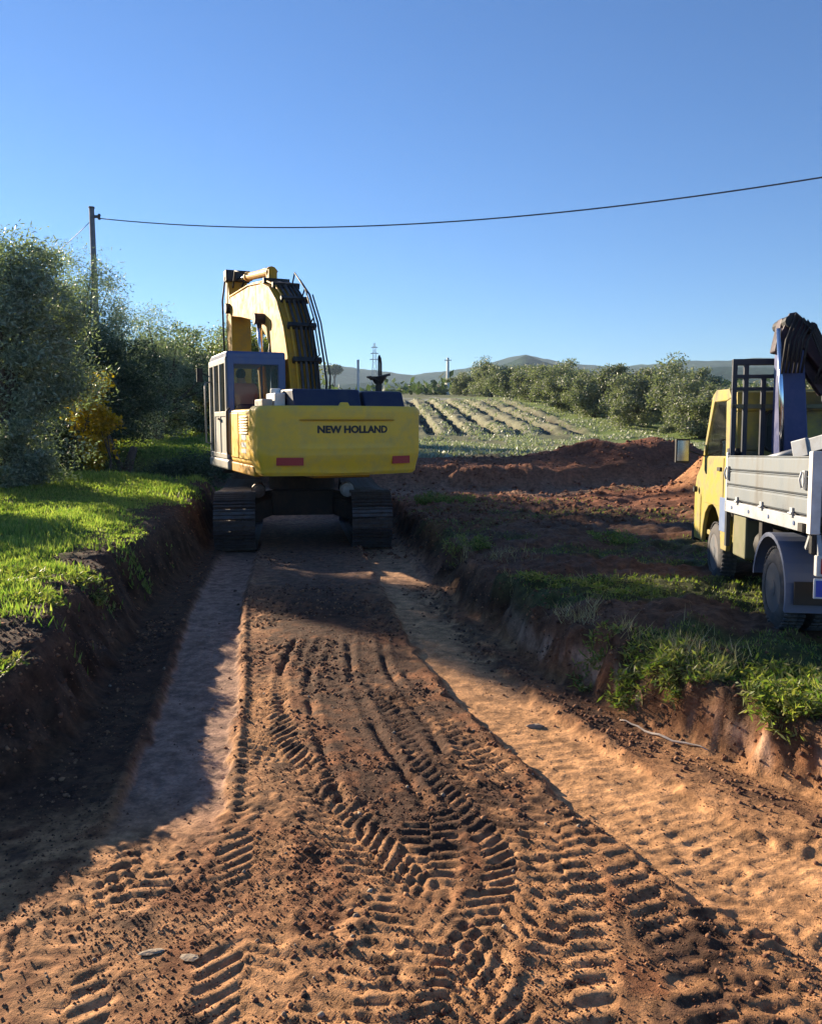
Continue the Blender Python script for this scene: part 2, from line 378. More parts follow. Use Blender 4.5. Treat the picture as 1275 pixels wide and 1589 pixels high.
def soft(v, a): return v / (1 + np.abs(v) * a)
def build_ground():
    def grow(start, end, d0, g):
        out = []; x = start; d = d0
        while x < end: x += d; d *= g; out.append(x)
        return out
    xs = np.arange(-2.45, 2.9, .0148)
    xr_ = grow(xs[-1], 420, .0148, 1.055); xl_ = grow(2.45, 420, .0148, 1.055)
    xs = np.concatenate([-np.array(xl_)[::-1], xs, np.array(xr_)])
    ys = [1.7]
    while ys[-1] < 620: ys.append(ys[-1] + max(.0148, .0075 * ys[-1] - .016))
    yb = grow(-1.7, 60, .05, 1.15)
    ys = np.concatenate([-np.array(yb)[::-1], np.array(ys)])
    X, Y = np.meshgrid(xs.astype(np.float32), ys.astype(np.float32))
    z, tm, pm, fm, ridge = terrain(X, Y)
    near = 1 - ss(14, 30, Y)
    wall = np.clip(4 * tm * (1 - tm), 0, 1)
    # rut strips
    dR, aR, sR = seg_dist(X, Y, RUT_R); dL, aL, sL = seg_dist(X, Y, RUT_L)
    wR = .33 + .04 * (fbm(X, Y, 1.5, 2, 2) - .5) + .10 * ss(5.5, 3, Y) ; wL = .29
    eR = (fbm(X, Y, 6, 3, 1) - .5) * .16; eL = (fbm(X, Y, 6, 3, 2) - .5) * .08
    mR = (1 - ss(wR - .05, wR + .03, dR + eR)) * tm * (1 - .55 * ss(4.6, 2.6, Y)); mL = (1 - ss(wL - .03, wL + .02, dL + eL)) * tm * (1 - ss(5.2, 4.3, Y) * 0) * ss(3.8, 4.8, Y)
    strip = np.maximum(mR, mL)
    # roughness of floor
    rough = np.clip(1 - strip * .93, 0, 1)
    near = near * .72
    cl = fbm(X, Y, 9, 4, 0, .6) - .5
    patch = ss(.44, .58, fbm(X, Y, 1.1, 3, 4))
    sand_area = ss(.8, 1.9, X - (5.2 - Y) * .25) * ss(6, 4.6, Y)
    amp = (.007 + .020 * patch * (1 - sand_area) + .022 * wall) * rough
    z = z + near * cl * amp * 2.0
    rid = np.abs(fbm(X, Y, 22, 3, 3) - .5) * 2
    z = z - near * rid * .016 * rough * (.15 + patch) * (1 - .8 * wall)
    # strips
    z = z - .045 * strip + near * strip * .004 * np.sin((dL - .1) * 80 + 5 * fbm(X, Y, 1.2, 2, 1)) * (mL > .5) * ss(.4, .6, fbm(X, Y, 1.7, 2, 3)) + strip * (fbm(X, Y, 14, 3, 5) - .5) * .012
    z = z + near * .035 * np.exp(-((dL - wL - .05) / .035) ** 2) * tm * ss(3.8, 4.8, Y) + near * .03 * np.exp(-((dR - wR - .05) / .05) ** 2) * tm * ss(3.5, 6, Y) * (.3 + patch)
    z = z + mR * near * .005 * ss(.5, .9, np.sin(2 * math.pi * aR / .105 + 1.5 * fbm(X, Y, 3, 2, 0))) * (.3 + ss(7.5, 4.5, Y))
    lugm = np.zeros_like(z)
    for pts, hw, per, dep, sl_ in LUGS:
        d, a, s = seg_dist(X, Y, pts)
        L = float(sum(math.dist(p, q) for p, q in zip(pts[:-1], pts[1:])))
        m = (1 - ss(hw - .02, hw + .03, d + (fbm(X, Y, 7, 2, 4) - .5) * .06)) * ss(0, .8, a) * (.35 + .65 * ss(.28, .5, fbm(X, Y, 1.6, 2, 5)))
        m = m * (1 - strip * .75 * ss(.45, .2, np.abs(X - 5))) * tm * (1 - .7 * mR)
        jit = .035 * (fbm(X, Y, 5, 2, 1) - .5) * 2
        side = np.where(s > 0, .5 * per, 0)
        ph = (a + sl_ * np.abs(s) + side + jit) / per * 2 * math.pi
        wv = np.tanh(3.6 * np.sin(ph) + 1.6 * (fbm(X, Y, 16, 2, 3) - .5)) * .5
        z = z * 1 + m * (-.005 + dep * wv * .52 * (.3 + 1.3 * fbm(X, Y, 3.3, 3, 2))) - m * near * (cl * amp * 1.6 - rid * .012 * rough * (.15 + patch))
        z = z + .006 * np.exp(-((d - hw - .035) / .03) ** 2) * ss(0, .8, a) * tm * near
        lugm = np.maximum(lugm, m)
    for pts in GROOVES:
        d, a, s = seg_dist(X, Y, pts)
        z = z - near * .035 * np.exp(-(d / .025) ** 2) * (1 - strip) * ss(.35, .6, fbm(X, Y, 2.5, 2, 0)) + near * .014 * np.exp(-((d - .07) / .03) ** 2) * (1 - strip)
    # soil relief on banks and beyond
    offt = (1 - tm)
    z = z + offt * ((fbm(X, Y, 2.6, 4, 2, .6) - .5) * .12 * (1 - ss(25, 60, Y)) * (1 + 1.0 * ss(-1, 1, X)))
    z = z + (1 - near) * (fbm(X, Y, .8, 3, 0, .6) - .5) * .14 * (1 - ss(120, 300, Y))
    # colours ----------------------------------------------------
    shape = z.shape + (3,)
    def c(r, g, b): return np.array([r, g, b], np.float32)
    def mixc(a, b, t): return a * (1 - t[..., None]) + b * t[..., None]
    sand = c(.56, .295, .135); red = c(.23, .095, .042); dark = c(.062, .032, .02); pale = c(.36, .27, .19); mauve = c(.33, .20, .14)
    n1 = fbm(X, Y, 1.4, 4, 1, .6); n2 = fbm(X, Y, 7, 4, 2, .6); n3 = fbm(X, Y, 28, 2, 3)
    col = np.broadcast_to(red, shape).copy()
    col = mixc(col, sand * .9, ss(.42, .58, n1 * .55 + n2 * .45) * .62)
    col = mixc(col, sand, sand_area * .75)
    mid = np.exp(-((X - np.interp(Y, [4, 6, 8, 13], [.15, -.15, -.75, -1.6])) / .65) ** 2) * ss(3.4, 4.6, Y)
    col = mixc(col, red * .85, mid * .6)
    def gd(cx, cy, sx, sy): return np.exp(-((X - cx) / sx) ** 2 - ((Y - cy) / sy) ** 2)
    mid = np.maximum(mid, .9 * np.maximum(np.maximum(gd(1.25, 3.1, .3, .7), gd(2.15, 3.9, .4, .35)), np.maximum(gd(.25, 4.3, .3, .7), gd(1.35, 6.2, .25, .5))))
    dk = ss(.43, .55, n2 * .5 + n1 * .25 + mid * .26 - .02 + .10 * (1 - rough) * -1)
    col = mixc(col, dark, dk * .88 * (1 - strip) * (1 - .6 * sand_area * (1 - mid)))
    # dark soil colour in the troughs of the relief
    col = mixc(col, dark, ss(.02, .20, rid * rough * patch - .28) * .8 * near)
    col = mixc(col, sand, lugm * .55 * (1 - dk))
    stc = sand * .98
    col = mixc(col, stc * 1.0, mR)
    col = mixc(col, mauve, mL)
    col = mixc(col, mauve, tm * ss(9, 12, Y) * .5)
    # floor colour darkened under the left bank to deepen its shade
    bank_shade = tm * ss(1.0, .3, X - np.interp(Y, XL_Y, XL_X)) * (1 - strip)
    col = mixc(col, dark * .75, bank_shade * .85 * ss(3.6, 4.6, Y))
    # walls
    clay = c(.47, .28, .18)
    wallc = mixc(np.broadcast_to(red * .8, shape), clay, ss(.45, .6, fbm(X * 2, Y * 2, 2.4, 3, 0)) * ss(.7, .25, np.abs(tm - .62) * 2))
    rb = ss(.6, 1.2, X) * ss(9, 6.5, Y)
    wallc = mixc(wallc * .18 * (.5 + n2[..., None]), wallc * 1.1, rb)  # left wall colour cut down to stand in for its shade
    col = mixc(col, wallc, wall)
    foot = ss(.75, .98, tm) * (1 - ss(.985, 1.0, tm * .999 + .001 * n2))
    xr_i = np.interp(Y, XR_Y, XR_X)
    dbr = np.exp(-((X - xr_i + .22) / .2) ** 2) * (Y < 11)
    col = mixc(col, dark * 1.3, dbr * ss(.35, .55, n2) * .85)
    # outside trench
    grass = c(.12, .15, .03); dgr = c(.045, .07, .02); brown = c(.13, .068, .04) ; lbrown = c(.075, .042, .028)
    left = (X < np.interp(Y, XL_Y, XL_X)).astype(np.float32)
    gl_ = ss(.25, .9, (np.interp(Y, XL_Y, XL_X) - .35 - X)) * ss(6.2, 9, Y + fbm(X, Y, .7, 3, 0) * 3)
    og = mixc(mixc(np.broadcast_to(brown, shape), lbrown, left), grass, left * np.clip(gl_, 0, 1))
    rg = (1 - left) * ss(.52, .62, fbm(X * .5, Y * 1.2, .8, 4, 3)) * (1 - ss(22, 26, Y))
    og = mixc(og, dgr, rg * .8)
    og = mixc(og, red * 1.0, (1 - left) * ss(.42, .6, fbm(X * .3, Y, .8, 3, 1)) * .6 * ss(9, 13, Y))
    rmy = ss(13, 17, Y) * (1 - ss(30, 34, Y)) * (1 - left)
    og = mixc(og, c(.26, .10, .05), rmy * .75)
    og = mixc(og, c(.42, .20, .09), ss(.12, .5, mounds(X, Y)) * ss(22, 20, Y))
    og = mixc(og, c(.20, .075, .042), ss(.05, .3, mounds(X, Y)) * ss(22, 25, Y) * .9)
    og = mixc(og, c(.30, .2, .13), pm * .5)
    # fields
    fl = ss(30.5, 34, Y)
    weeds = mixc(np.broadcast_to(c(.17, .175, .085), shape), c(.33, .35, .30), ss(.45, .62, fbm(X, Y * .6, .5, 4, 2)))
    weeds = mixc(weeds, c(.12, .145, .075), ss(.5, .62, fbm(X, Y, .9, 3, 4)) * .7)
    weeds = mixc(weeds, c(.19, .27, .06), ss(9.5, 12, X - .12 * (60 - Y)) * .9)
    furr = mixc(np.broadcast_to(c(.22, .215, .13), shape), c(.07, .05, .035), ss(.3, .9, 1 - ridge) * .9)  # furrow stripes: dark soil with their shade put into the colour
    fieldc = mixc(weeds, furr, fm)
    fieldc = mixc(fieldc, c(.10, .115, .055), ss(98, 120, Y) * .9)
    fieldc = mixc(fieldc, c(.16, .165, .09), ss(150, 300, Y) * ss(.4, .6, fbm(X, Y, .02, 3, 2)))
    fieldc = mixc(fieldc, grass, ss(-4, -7, X - .0 * Y) * (1 - ss(60, 90, Y)))
    og = mixc(og, fieldc, fl)
    # mud along the left bank shoulder
    shl = left * ss(1.6, .2, np.interp(Y, XL_Y, XL_X) - X) * ss(12, 9, Y) * ss(.35, .55, fbm(X, Y, 2, 3, 1))
    og = mixc(og, red * .55, shl * .8 * ss(.45, .6, n2))
    col = mixc(col, og, 1 - np.clip(tm * 1.6, 0, 1))
    col = col * (1 + (n2[..., None] - .5) * .5) * (1 + (n3[..., None] - .5) * .35)
    col = np.clip(col, .004, .9)
    ny, nx = X.shape
    co = np.stack([X, Y, z], -1).reshape(-1, 3)
    i = np.arange(ny * nx).reshape(ny, nx)
    q = np.stack([i[:-1, :-1], i[:-1, 1:], i[1:, 1:], i[1:, :-1]], -1).reshape(-1, 4)
    # ground material
    m = bpy.data.materials.new('soil_and_turf'); m.use_nodes = True
    n = m.node_tree; b = n.nodes['Principled BSDF']; b.inputs['Roughness'].default_value = .92; b.inputs['Specular IOR Level'].default_value = .22
    at = n.nodes.new('ShaderNodeAttribute'); at.attribute_name = 'Col'
    tc = n.nodes.new('ShaderNodeTexCoord')
    no = n.nodes.new('ShaderNodeTexNoise'); no.inputs['Scale'].default_value = 45; no.inputs['Detail'].default_value = 8; no.inputs['Roughness'].default_value = .7
    n.links.new(tc.outputs['Object'], no.inputs['Vector'])
    mr = n.nodes.new('ShaderNodeMapRange'); mr.inputs['From Min'].default_value = .3; mr.inputs['From Max'].default_value = .7; mr.inputs['To Min'].default_value = .68; mr.inputs['To Max'].default_value = 1.25
    n.links.new(no.outputs['Fac'], mr.inputs['Value'])
    mx = n.nodes.new('ShaderNodeVectorMath'); mx.operation = 'SCALE'
    n3_ = n.nodes.new('ShaderNodeTexNoise'); n3_.inputs['Scale'].default_value = 9; n3_.inputs['Detail'].default_value = 7; n3_.inputs['Roughness'].default_value = .62
    n.links.new(tc.outputs['Object'], n3_.inputs['Vector'])
    mr3 = n.nodes.new('ShaderNodeMapRange'); mr3.inputs['From Min'].default_value = .36; mr3.inputs['From Max'].default_value = .64; mr3.inputs['To Min'].default_value = .62; mr3.inputs['To Max'].default_value = 1.3
    n.links.new(n3_.outputs['Fac'], mr3.inputs['Value'])
    mm = n.nodes.new('ShaderNodeMath'); mm.operation = 'MULTIPLY'; n.links.new(mr.outputs[0], mm.inputs[0]); n.links.new(mr3.outputs[0], mm.inputs[1])
    n.links.new(at.outputs['Color'], mx.inputs[0]); n.links.new(mm.outputs[0], mx.inputs['Scale']); n.links.new(mx.outputs[0], b.inputs['Base Color'])
    b3 = n.nodes.new('ShaderNodeBump'); b3.inputs['Strength'].default_value = .8; b3.inputs['Distance'].default_value = .03
    n.links.new(n3_.outputs['Fac'], b3.inputs['Height'])
    bp = n.nodes.new('ShaderNodeBump'); bp.inputs['Strength'].default_value = .7; bp.inputs['Distance'].default_value = .012
    n.links.new(no.outputs['Fac'], bp.inputs['Height']); n.links.new(b3.outputs[0], bp.inputs['Normal'])
    n2_ = n.nodes.new('ShaderNodeTexNoise'); n2_.inputs['Scale'].default_value = 170; n2_.inputs['Detail'].default_value = 4
    n.links.new(tc.outputs['Object'], n2_.inputs['Vector'])
    b2 = n.nodes.new('ShaderNodeBump'); b2.inputs['Strength'].default_value = .6; b2.inputs['Distance'].default_value = .006
    n.links.new(n2_.outputs['Fac'], b2.inputs['Height']); n.links.new(bp.outputs[0], b2.inputs['Normal']); n.links.new(b2.outputs[0], b.inputs['Normal'])
    me = fast_mesh('ground', co, q, 4, m, True, col.reshape(-1, 3))
    o = link_mesh('ground', me); tag(o, kind='structure')
    return xs, ys, z
GX, GY, GZ = build_ground()
def gz(x, y):
    x = np.atleast_1d(np.asarray(x, float)); y = np.atleast_1d(np.asarray(y, float))
    i = np.clip(np.searchsorted(GX, x) - 1, 0, len(GX) - 2); j = np.clip(np.searchsorted(GY, y) - 1, 0, len(GY) - 2)
    fx = np.clip((x - GX[i]) / (GX[i + 1] - GX[i]), 0, 1); fy = np.clip((y - GY[j]) / (GY[j + 1] - GY[j]), 0, 1)
    return (GZ[j, i] * (1 - fx) * (1 - fy) + GZ[j, i + 1] * fx * (1 - fy) + GZ[j + 1, i] * (1 - fx) * fy + GZ[j + 1, i + 1] * fx * fy)
def gz1(x, y): return float(gz(x, y)[0])

# ------------------------------------------------------------ far hills
def build_hills():
    nt_, nr = 420, 90
    th = np.linspace(R(-80), R(80), nt_); rr = 560 * (1.024 ** np.arange(nr)); rr = np.concatenate([[540], rr])
    T, Rr = np.meshgrid(th, rr)
    px = 637.5 + 1275 * np.tan(np.clip(T, -1.2, 1.2))
    prof = np.interp(px, [-900, 0, 300, 450, 520, 560, 640, 690, 740, 780, 812, 850, 900, 960, 1000, 1060, 1140, 1275, 1700, 3000],
                     [82, 86, 80, 88, 90, 84, 78, 82, 90, 99, 103, 97, 88, 84, 86, 90, 93, 95, 86, 92])
    prof2 = np.interp(px, [-900, 400, 690, 760, 812, 870, 950, 1100, 1275, 3000], [60, 55, 60, 84, 103, 88, 70, 76, 82, 70])
    far = (prof / 1275) * 2100; nr_ = (prof2 / 1275) * 1300
    base = 22 + (Rr - 540) * .012
    def bump(r0, w_): return np.exp(-((Rr - r0) / w_) ** 2)
    H = np.maximum(far * np.clip(bump(2250, 620), 0, 1) * 1.0, nr_ * bump(1350, 330))
    X = np.sin(T) * Rr; Y = np.cos(T) * Rr
    H = np.maximum(base, H + 2) + (fbm(X, Y, .006, 4, 1) - .5) * 22 * ss(700, 1300, Rr) + (fbm(X, Y, .03, 3, 2) - .5) * 7 * ss(600, 900, Rr)
    H = np.where(Rr > 2300, np.maximum(H, 10), H)
    H[0, :] = 8
    co = np.stack([X, Y, H], -1).reshape(-1, 3)
    ny, nx = X.shape; i = np.arange(ny * nx).reshape(ny, nx)
    q = np.stack([i[:-1, :-1], i[:-1, 1:], i[1:, 1:], i[1:, :-1]], -1).reshape(-1, 4)
    n = fbm(X, Y, .012, 4, 3, .6)[..., None]; t = ss(.42, .6, n)
    col = np.array([.02, .044, .034]) * (1 - t) + np.array([.045, .07, .046]) * t
    m = bpy.data.materials.new('wooded_hillside'); m.use_nodes = True
    nn = m.node_tree; b = nn.nodes['Principled BSDF']; b.inputs['Roughness'].default_value = 1; b.inputs['Specular IOR Level'].default_value = 0
    at = nn.nodes.new('ShaderNodeAttribute'); at.attribute_name = 'Col'
    tc = nn.nodes.new('ShaderNodeTexCoord')
    no = nn.nodes.new('ShaderNodeTexNoise'); no.inputs['Scale'].default_value = .08; no.inputs['Detail'].default_value = 6
    nn.links.new(tc.outputs['Object'], no.inputs['Vector'])
    mr = nn.nodes.new('ShaderNodeMapRange'); mr.inputs['From Min'].default_value = .35; mr.inputs['From Max'].default_value = .65; mr.inputs['To Min'].default_value = .5; mr.inputs['To Max'].default_value = 1.4
    nn.links.new(no.outputs['Fac'], mr.inputs['Value'])
    mx = nn.nodes.new('ShaderNodeVectorMath'); mx.operation = 'SCALE'
    nn.links.new(at.outputs['Color'], mx.inputs[0]); nn.links.new(mr.outputs[0], mx.inputs['Scale']); nn.links.new(mx.outputs[0], b.inputs['Base Color'])
    me = fast_mesh('hills', co, q, 4, m, True, col.reshape(-1, 3))
    tag(link_mesh('hills', me), kind='structure')
build_hills()

# ------------------------------------------------------------ foliage
def leaf_quads(cen, nrm_rand, ln, wd, rng, droop=0.):
    n = len(cen)
    d = rng.normal(size=(n, 3)); d[:, 2] = d[:, 2] * .8 + .25 - droop; d /= np.linalg.norm(d, axis=1)[:, None]
    s = np.cross(d, rng.normal(size=(n, 3))); s /= np.linalg.norm(s, axis=1)[:, None] + 1e-6
    L = (ln * (.6 + .8 * rng.rand(n)))[:, None]; W = (wd * (.6 + .8 * rng.rand(n)))[:, None]
    a = cen; b = cen + d * L * .5 + s * W * .5; c_ = cen + d * L; e = cen + d * L * .5 - s * W * .5
    co = np.stack([a, b, c_, e], 1).reshape(-1, 3); f = np.arange(4 * n).reshape(n, 4)
    return co, f

def crown_points(rng, rx, ry, rz, z0, nclump, nleaf, cr, lob=.35, hollow=.35):
    d = rng.normal(size=(nclump * 3, 3)); d[:, 2] = d[:, 2] * 1.1 + .1
    d /= np.linalg.norm(d, axis=1)[:, None]
    th = np.arctan2(d[:, 1], d[:, 0])
    ph = rng.rand(6) * 6.28
    lobes = 1 + lob * (.5 * np.sin(3 * th + ph[0] + 2 * d[:, 2]) + .4 * np.sin(5 * th + ph[1] - 3 * d[:, 2]) + .3 * np.sin(7 * d[:, 2] + ph[2] + 2 * th))
    rad = (hollow + (1 - hollow) * rng.rand(len(d)) ** .5) * lobes
    P = d * rad[:, None] * np.array([rx, ry, rz]); P[:, 2] += z0
    P = P[P[:, 2] > .10 * rz][:nclump]
    rad_c = cr * (.55 + .9 * rng.rand(len(P)))
    idx = rng.randint(0, len(P), nleaf)
    off = np.clip(rng.normal(size=(nleaf, 3)), -1.9, 1.9) * .5; off[:, 2] *= .8
    pts = P[idx] + off * rad_c[idx][:, None]
    return P, pts

def make_tree(name, label, cat, rng, rx, ry, rz, z0, nclump, nleaf, cr, ln, wd, lmat, trunk_h, trunk_r, loc, group=None, stems=1, lob=.35, barkmat=None, low=None, twigs=26):
    root = thing(name, label, cat, loc, (0, 0, 0), group)
    P, pts = crown_points(rng, rx, ry, rz, z0, nclump, nleaf, cr, lob)
    pts = pts[pts[:, 2] > (low if low is not None else .05)]
    co, f = leaf_quads(pts, None, ln, wd, rng)
    link_mesh('crown', fast_mesh('crown', co, f, 4, lmat), root)
    mb = MB()
    pr = random.Random(int(rng.randint(1e6)))
    forks = []
    for s in range(stems):
        a = pr.random() * 6.28; lean = .25 if stems == 1 else .45
        bx, by = (0, 0) if stems == 1 else (.25 * math.cos(a), .25 * math.sin(a))
        tx, ty = bx + lean * trunk_h * math.cos(a) * .5, by + lean * trunk_h * math.sin(a) * .5
        mb.tube([(bx, by, -.15), (bx * 1.05, by, trunk_h * .25), ((bx + tx) / 2 + .05, (by + ty) / 2, trunk_h * .6), (tx, ty, trunk_h)],
                [trunk_r * 1.45, trunk_r * 1.05, trunk_r * .9, trunk_r * .75], 8)
        forks.append((tx, ty, trunk_h))
    for k in range(min(twigs, len(P))):
        p = P[int(rng.randint(len(P)))]; f0 = forks[k % len(forks)]
        mid = [(f0[i] * .5 + p[i] * .5 + pr.uniform(-.15, .15) * rx) for i in range(3)]
        mid[2] = max(mid[2], trunk_h * .9)
        mb.tube([f0, mid, tuple(p)], [trunk_r * .42, trunk_r * .22, trunk_r * .06], 5, False)
    mb.build('trunk', barkmat or M['bark'], root, smooth=True)
    return root

OL = leaf_mat('olive_leaves', (.12, .15, .11), (.36, .40, .33), .3)
OLF = leaf_mat('far_olive_leaves', (.12, .135, .095), (.30, .31, .235), .25)
DK = leaf_mat('dark_evergreen_leaves', (.04, .06, .035), (.12, .15, .09), .25)
YL = leaf_mat('autumn_yellow_leaves', (.30, .22, .02), (.62, .38, .03), .45)
GRN = leaf_mat('weed_leaves', (.08, .15, .03), (.24, .32, .08), .45, (.30, .27, .10))
GRASS = leaf_mat('meadow_grass_blades', (.10, .19, .035), (.24, .36, .08), .5, (.36, .36, .14))
DRY = leaf_mat('dry_straw_blades', (.30, .22, .12), (.5, .42, .26), .3)
FIELDW = leaf_mat('field_weed_leaves', (.22, .23, .16), (.42, .43, .36), .2)
ORL = leaf_mat('yellow_green_leaves', (.12, .14, .03), (.28, .26, .06), .4)

def grd(x, y, dz=0): return (x, y, gz1(x, y) + dz)

# left grove: big olives and bushes
g_left = 'olive trees massed on the left'
LT = [
    ('olive_tree', 'tallest silvery olive tree, at the left edge of the photo', 'tree', -7.8, 16.8, 1.15, 1.1, 1.98, 2.85, 130, 54000, .46),
    ('olive_tree', 'broad olive tree standing just left of the concrete power pole', 'tree', -12.3, 28.2, 2.5, 2.4, 3.3, 3.1, 170, 52000, .62),
    ('olive_tree', 'olive tree hiding the foot of the concrete power pole', 'tree', -10.7, 27.6, 2.2, 2.2, 2.8, 2.5, 150, 46000, .6),
    ('olive_tree', 'lower olive tree on the right flank of the left grove', 'tree', -9.9, 31.5, 1.9, 2.0, 2.4, 2.2, 110, 26000, .55),
    ('olive_tree', 'olive tree filling the grove behind the tallest one', 'tree', -15.2, 30.5, 2.6, 2.4, 3.4, 3.4, 130, 32000, .65),
]
for k, (nm, lb, ct, x, y, rx, ry, rz, z0, nc, nl, cr) in enumerate(LT):
    make_tree(nm, lb, ct, np.random.RandomState(40 + k), rx, ry, rz, z0, nc, nl, cr, .105, .028, OL, 1.3, .2, grd(x, y), None, stems=2, lob=(.26 if k == 0 else .42))
make_tree('evergreen_bush', 'dark dense bush at the foot of the tallest left olive tree', 'bush', np.random.RandomState(60), 1.35, .9, 1.25, .8, 80, 24000, .38, .10, .04, DK, .5, .07, grd(-9.3, 20.0), None, 3)
make_tree('grey_shrub', 'low grey-green shrub around the trunk of the tallest left olive tree', 'shrub', np.random.RandomState(67), 1.2, .8, .65, .6, 60, 17000, .3, .09, .028, OL, .3, .04, grd(-7.9, 16.2), None, 3)
make_tree('grey_bush', 'grey-green bush cut by the left frame edge', 'bush', np.random.RandomState(68), 1.4, 1.2, 1.5, 1.3, 80, 22000, .4, .10, .035, OL, .4, .06, grd(-11.0, 21.5), None, 3)
make_tree('evergreen_bush', 'dark shaded bush right behind the yellow autumn shrub', 'bush', np.random.RandomState(61), 1.7, 1.5, 2.0, 1.5, 90, 24000, .5, .11, .045, DK, .6, .08, grd(-9.6, 25.6), None, 3)
make_tree('evergreen_bush', 'tall shaded bush at the right end of the left grove', 'bush', np.random.RandomState(62), 2.3, 2.0, 2.3, 1.8, 100, 28000, .55, .13, .05, DK, .8, .1, grd(-10.4, 34), None, 3)
make_tree('evergreen_bush', 'dark bush at the left edge of the photo behind the grass', 'bush', np.random.RandomState(65), 1.7, 1.4, 2.0, 1.5, 90, 24000, .5, .11, .045, DK, .6, .08, grd(-12.0, 24.2), None, 3)
make_tree('evergreen_bush', 'low dark bush just outside the left edge, shading the near grass', 'bush', np.random.RandomState(66), 1.1, 1.0, .9, .8, 60, 12000, .35, .09, .035, DK, .3, .05, grd(-7.9, 12.6), None, 3)
make_tree('yellow_shrub', 'shrub with yellow and orange autumn leaves in front of the olives', 'shrub', np.random.RandomState(63), .55, .5, 1.0, 2.0, 34, 3600, .24, .10, .07, YL, 1.1, .045, grd(-7.85, 20.2), None, 3, twigs=16)
make_tree('green_shrub', 'small yellow-green shrub below the autumn-coloured shrub', 'shrub', np.random.RandomState(64), .7, .6, .45, .35, 30, 3600, .24, .09, .05, ORL, .3, .03, grd(-8.0, 19.9), None, 3)
# grove behind the excavator cab
BT = [(-9.2, 37, 'grey-green olive tree seen in the gap left of the excavator cab', 2.3, 2.0, 0),
      (-7.2, 38, 'olive tree with yellowish top just left of the excavator cab', 2.5, 2.2, 1),
      (-12.4, 44, 'further olive tree whose top shows right of the left grove', 2.6, 2.3, 0),
      (-9.2, 48, 'pale olive tree behind the excavator cab roof', 2.8, 2.5, 1)]
for k, (x, y, lb, rz, z0, f) in enumerate(BT):
    make_tree('olive_tree', lb, 'tree', np.random.RandomState(70 + k), 2.5, 2.3, rz, z0, 110, 22000, .6, .18, .06, ORL if f == 1 and k == 1 else OL, 1.0, .18, grd(x, y), None, 2)
make_tree('dark_bush', 'low dark bush between the grass and the excavator cab', 'bush', np.random.RandomState(75), 1.1, .9, .55, .4, 40, 9000, .3, .09, .04, DK, .3, .04, grd(-6.6, 23.5), None, 3)
make_tree('leafless_bush', 'dark brown bush in the shade of the leaning trunk', 'bush', np.random.RandomState(76), .6, .5, .5, .45, 26, 2600, .22, .09, .03, DK, .4, .05, grd(-7.55, 20.3), None, 3)

# forked bleached branch and leaning trunk at the grove edge
mb = MB(); b0 = grd(-7.35, 19.9)
mb.tube([(0, 0, 0), (.05, .02, .28), (.13, .03, .5)], [.035, .03, .02], 6); mb.tube([(.28, .05, 0), (.2, .04, .25), (.12, .03, .5), (.15, .03, .66)], [.035, .03, .03, .015], 6)
mb.tube([(.13, .03, .42), (.3, .06, .25), (.44, .08, .12)], [.02, .018, .01], 6)
tag(mb.build('forked_branch', M['deadwood'], None, loc=(b0[0], b0[1], b0[2] - .02), smooth=True), 'bleached forked branch propped on the grass under the yellow shrub', 'branch')
mb = MB(); b0 = grd(-7.6, 20.9)
mb.tube([(0, 0, -.1), (.15, 0, .4), (.4, .05, .9), (.55, .1, 1.4)], [.16, .14, .12, .09], 8); mb.tube([(.3, 0, .7), (.05, .1, 1.2), (-.1, .1, 1.7)], [.09, .07, .04], 7)
tag(mb.build('leaning_trunk', M['bark'], None, loc=b0, smooth=True), 'dark leaning tree trunk right of the yellow shrub', 'trunk')

# olive row along the field on the right: three prototypes, copied
row = [(8.6, 128, .95), (11.6, 122, 1.25), (10.9, 112, .98), (12.2, 103, 1.05), (14.6, 100, 1.2), (13.6, 92, .95), (15.1, 86, 1.1), (15.0, 77, .95), (15.6, 70, .98), (18.2, 68, 1.12),
       (16.9, 61, .92), (19.0, 57, .98), (18.3, 51.5, .86), (20.3, 48.5, .92), (22.5, 46, .95), (22.6, 41, .9), (25.5, 38.5, .95), (27.5, 47, 1.1)]
words = ['furthest, at the left end of the row', 'tall one near the far left end of the row', 'third from the far left end', 'fourth from the far left end', 'fifth from the far left end, taller than its neighbours',
         'sixth from the far left end', 'seventh from the far left end', 'eighth from the far left end', 'rounded one in the middle of the row', 'tall one behind the middle of the row',
         'low one right of the row middle', 'ninth from the near right end', 'rounded one left of the truck', 'right behind the red soil mound', 'just left of the truck mirror',
         'seen through the truck cab window', 'behind the truck rack', 'behind the truck crane']
protos = []
for k, (x, y, s) in enumerate(row):
    lb = 'olive tree beside the field, ' + words[k]
    if k < 4:
        r_ = make_tree('olive_tree', lb, 'tree', np.random.RandomState(90 + k), 2.5, 2.4, 2.1, 1.95, 70, 20000, .60, .24, .09, OLF, .9, .2, grd(x, y), 'olive trees in a row beside the field', 2, lob=.5, twigs=14)
        protos.append(r_)
    else:
        r_ = copy_tree(protos[(k * 7) % 4 if k % 3 else (k + 1) % 4]); r_.location = grd(x, y); r_['label'] = lb
    r_.scale = (s, s, s * random.uniform(.84, 1.0) * (.9 if s > 1.1 else 1)); r_.rotation_euler[2] = random.uniform(0, 6.28)

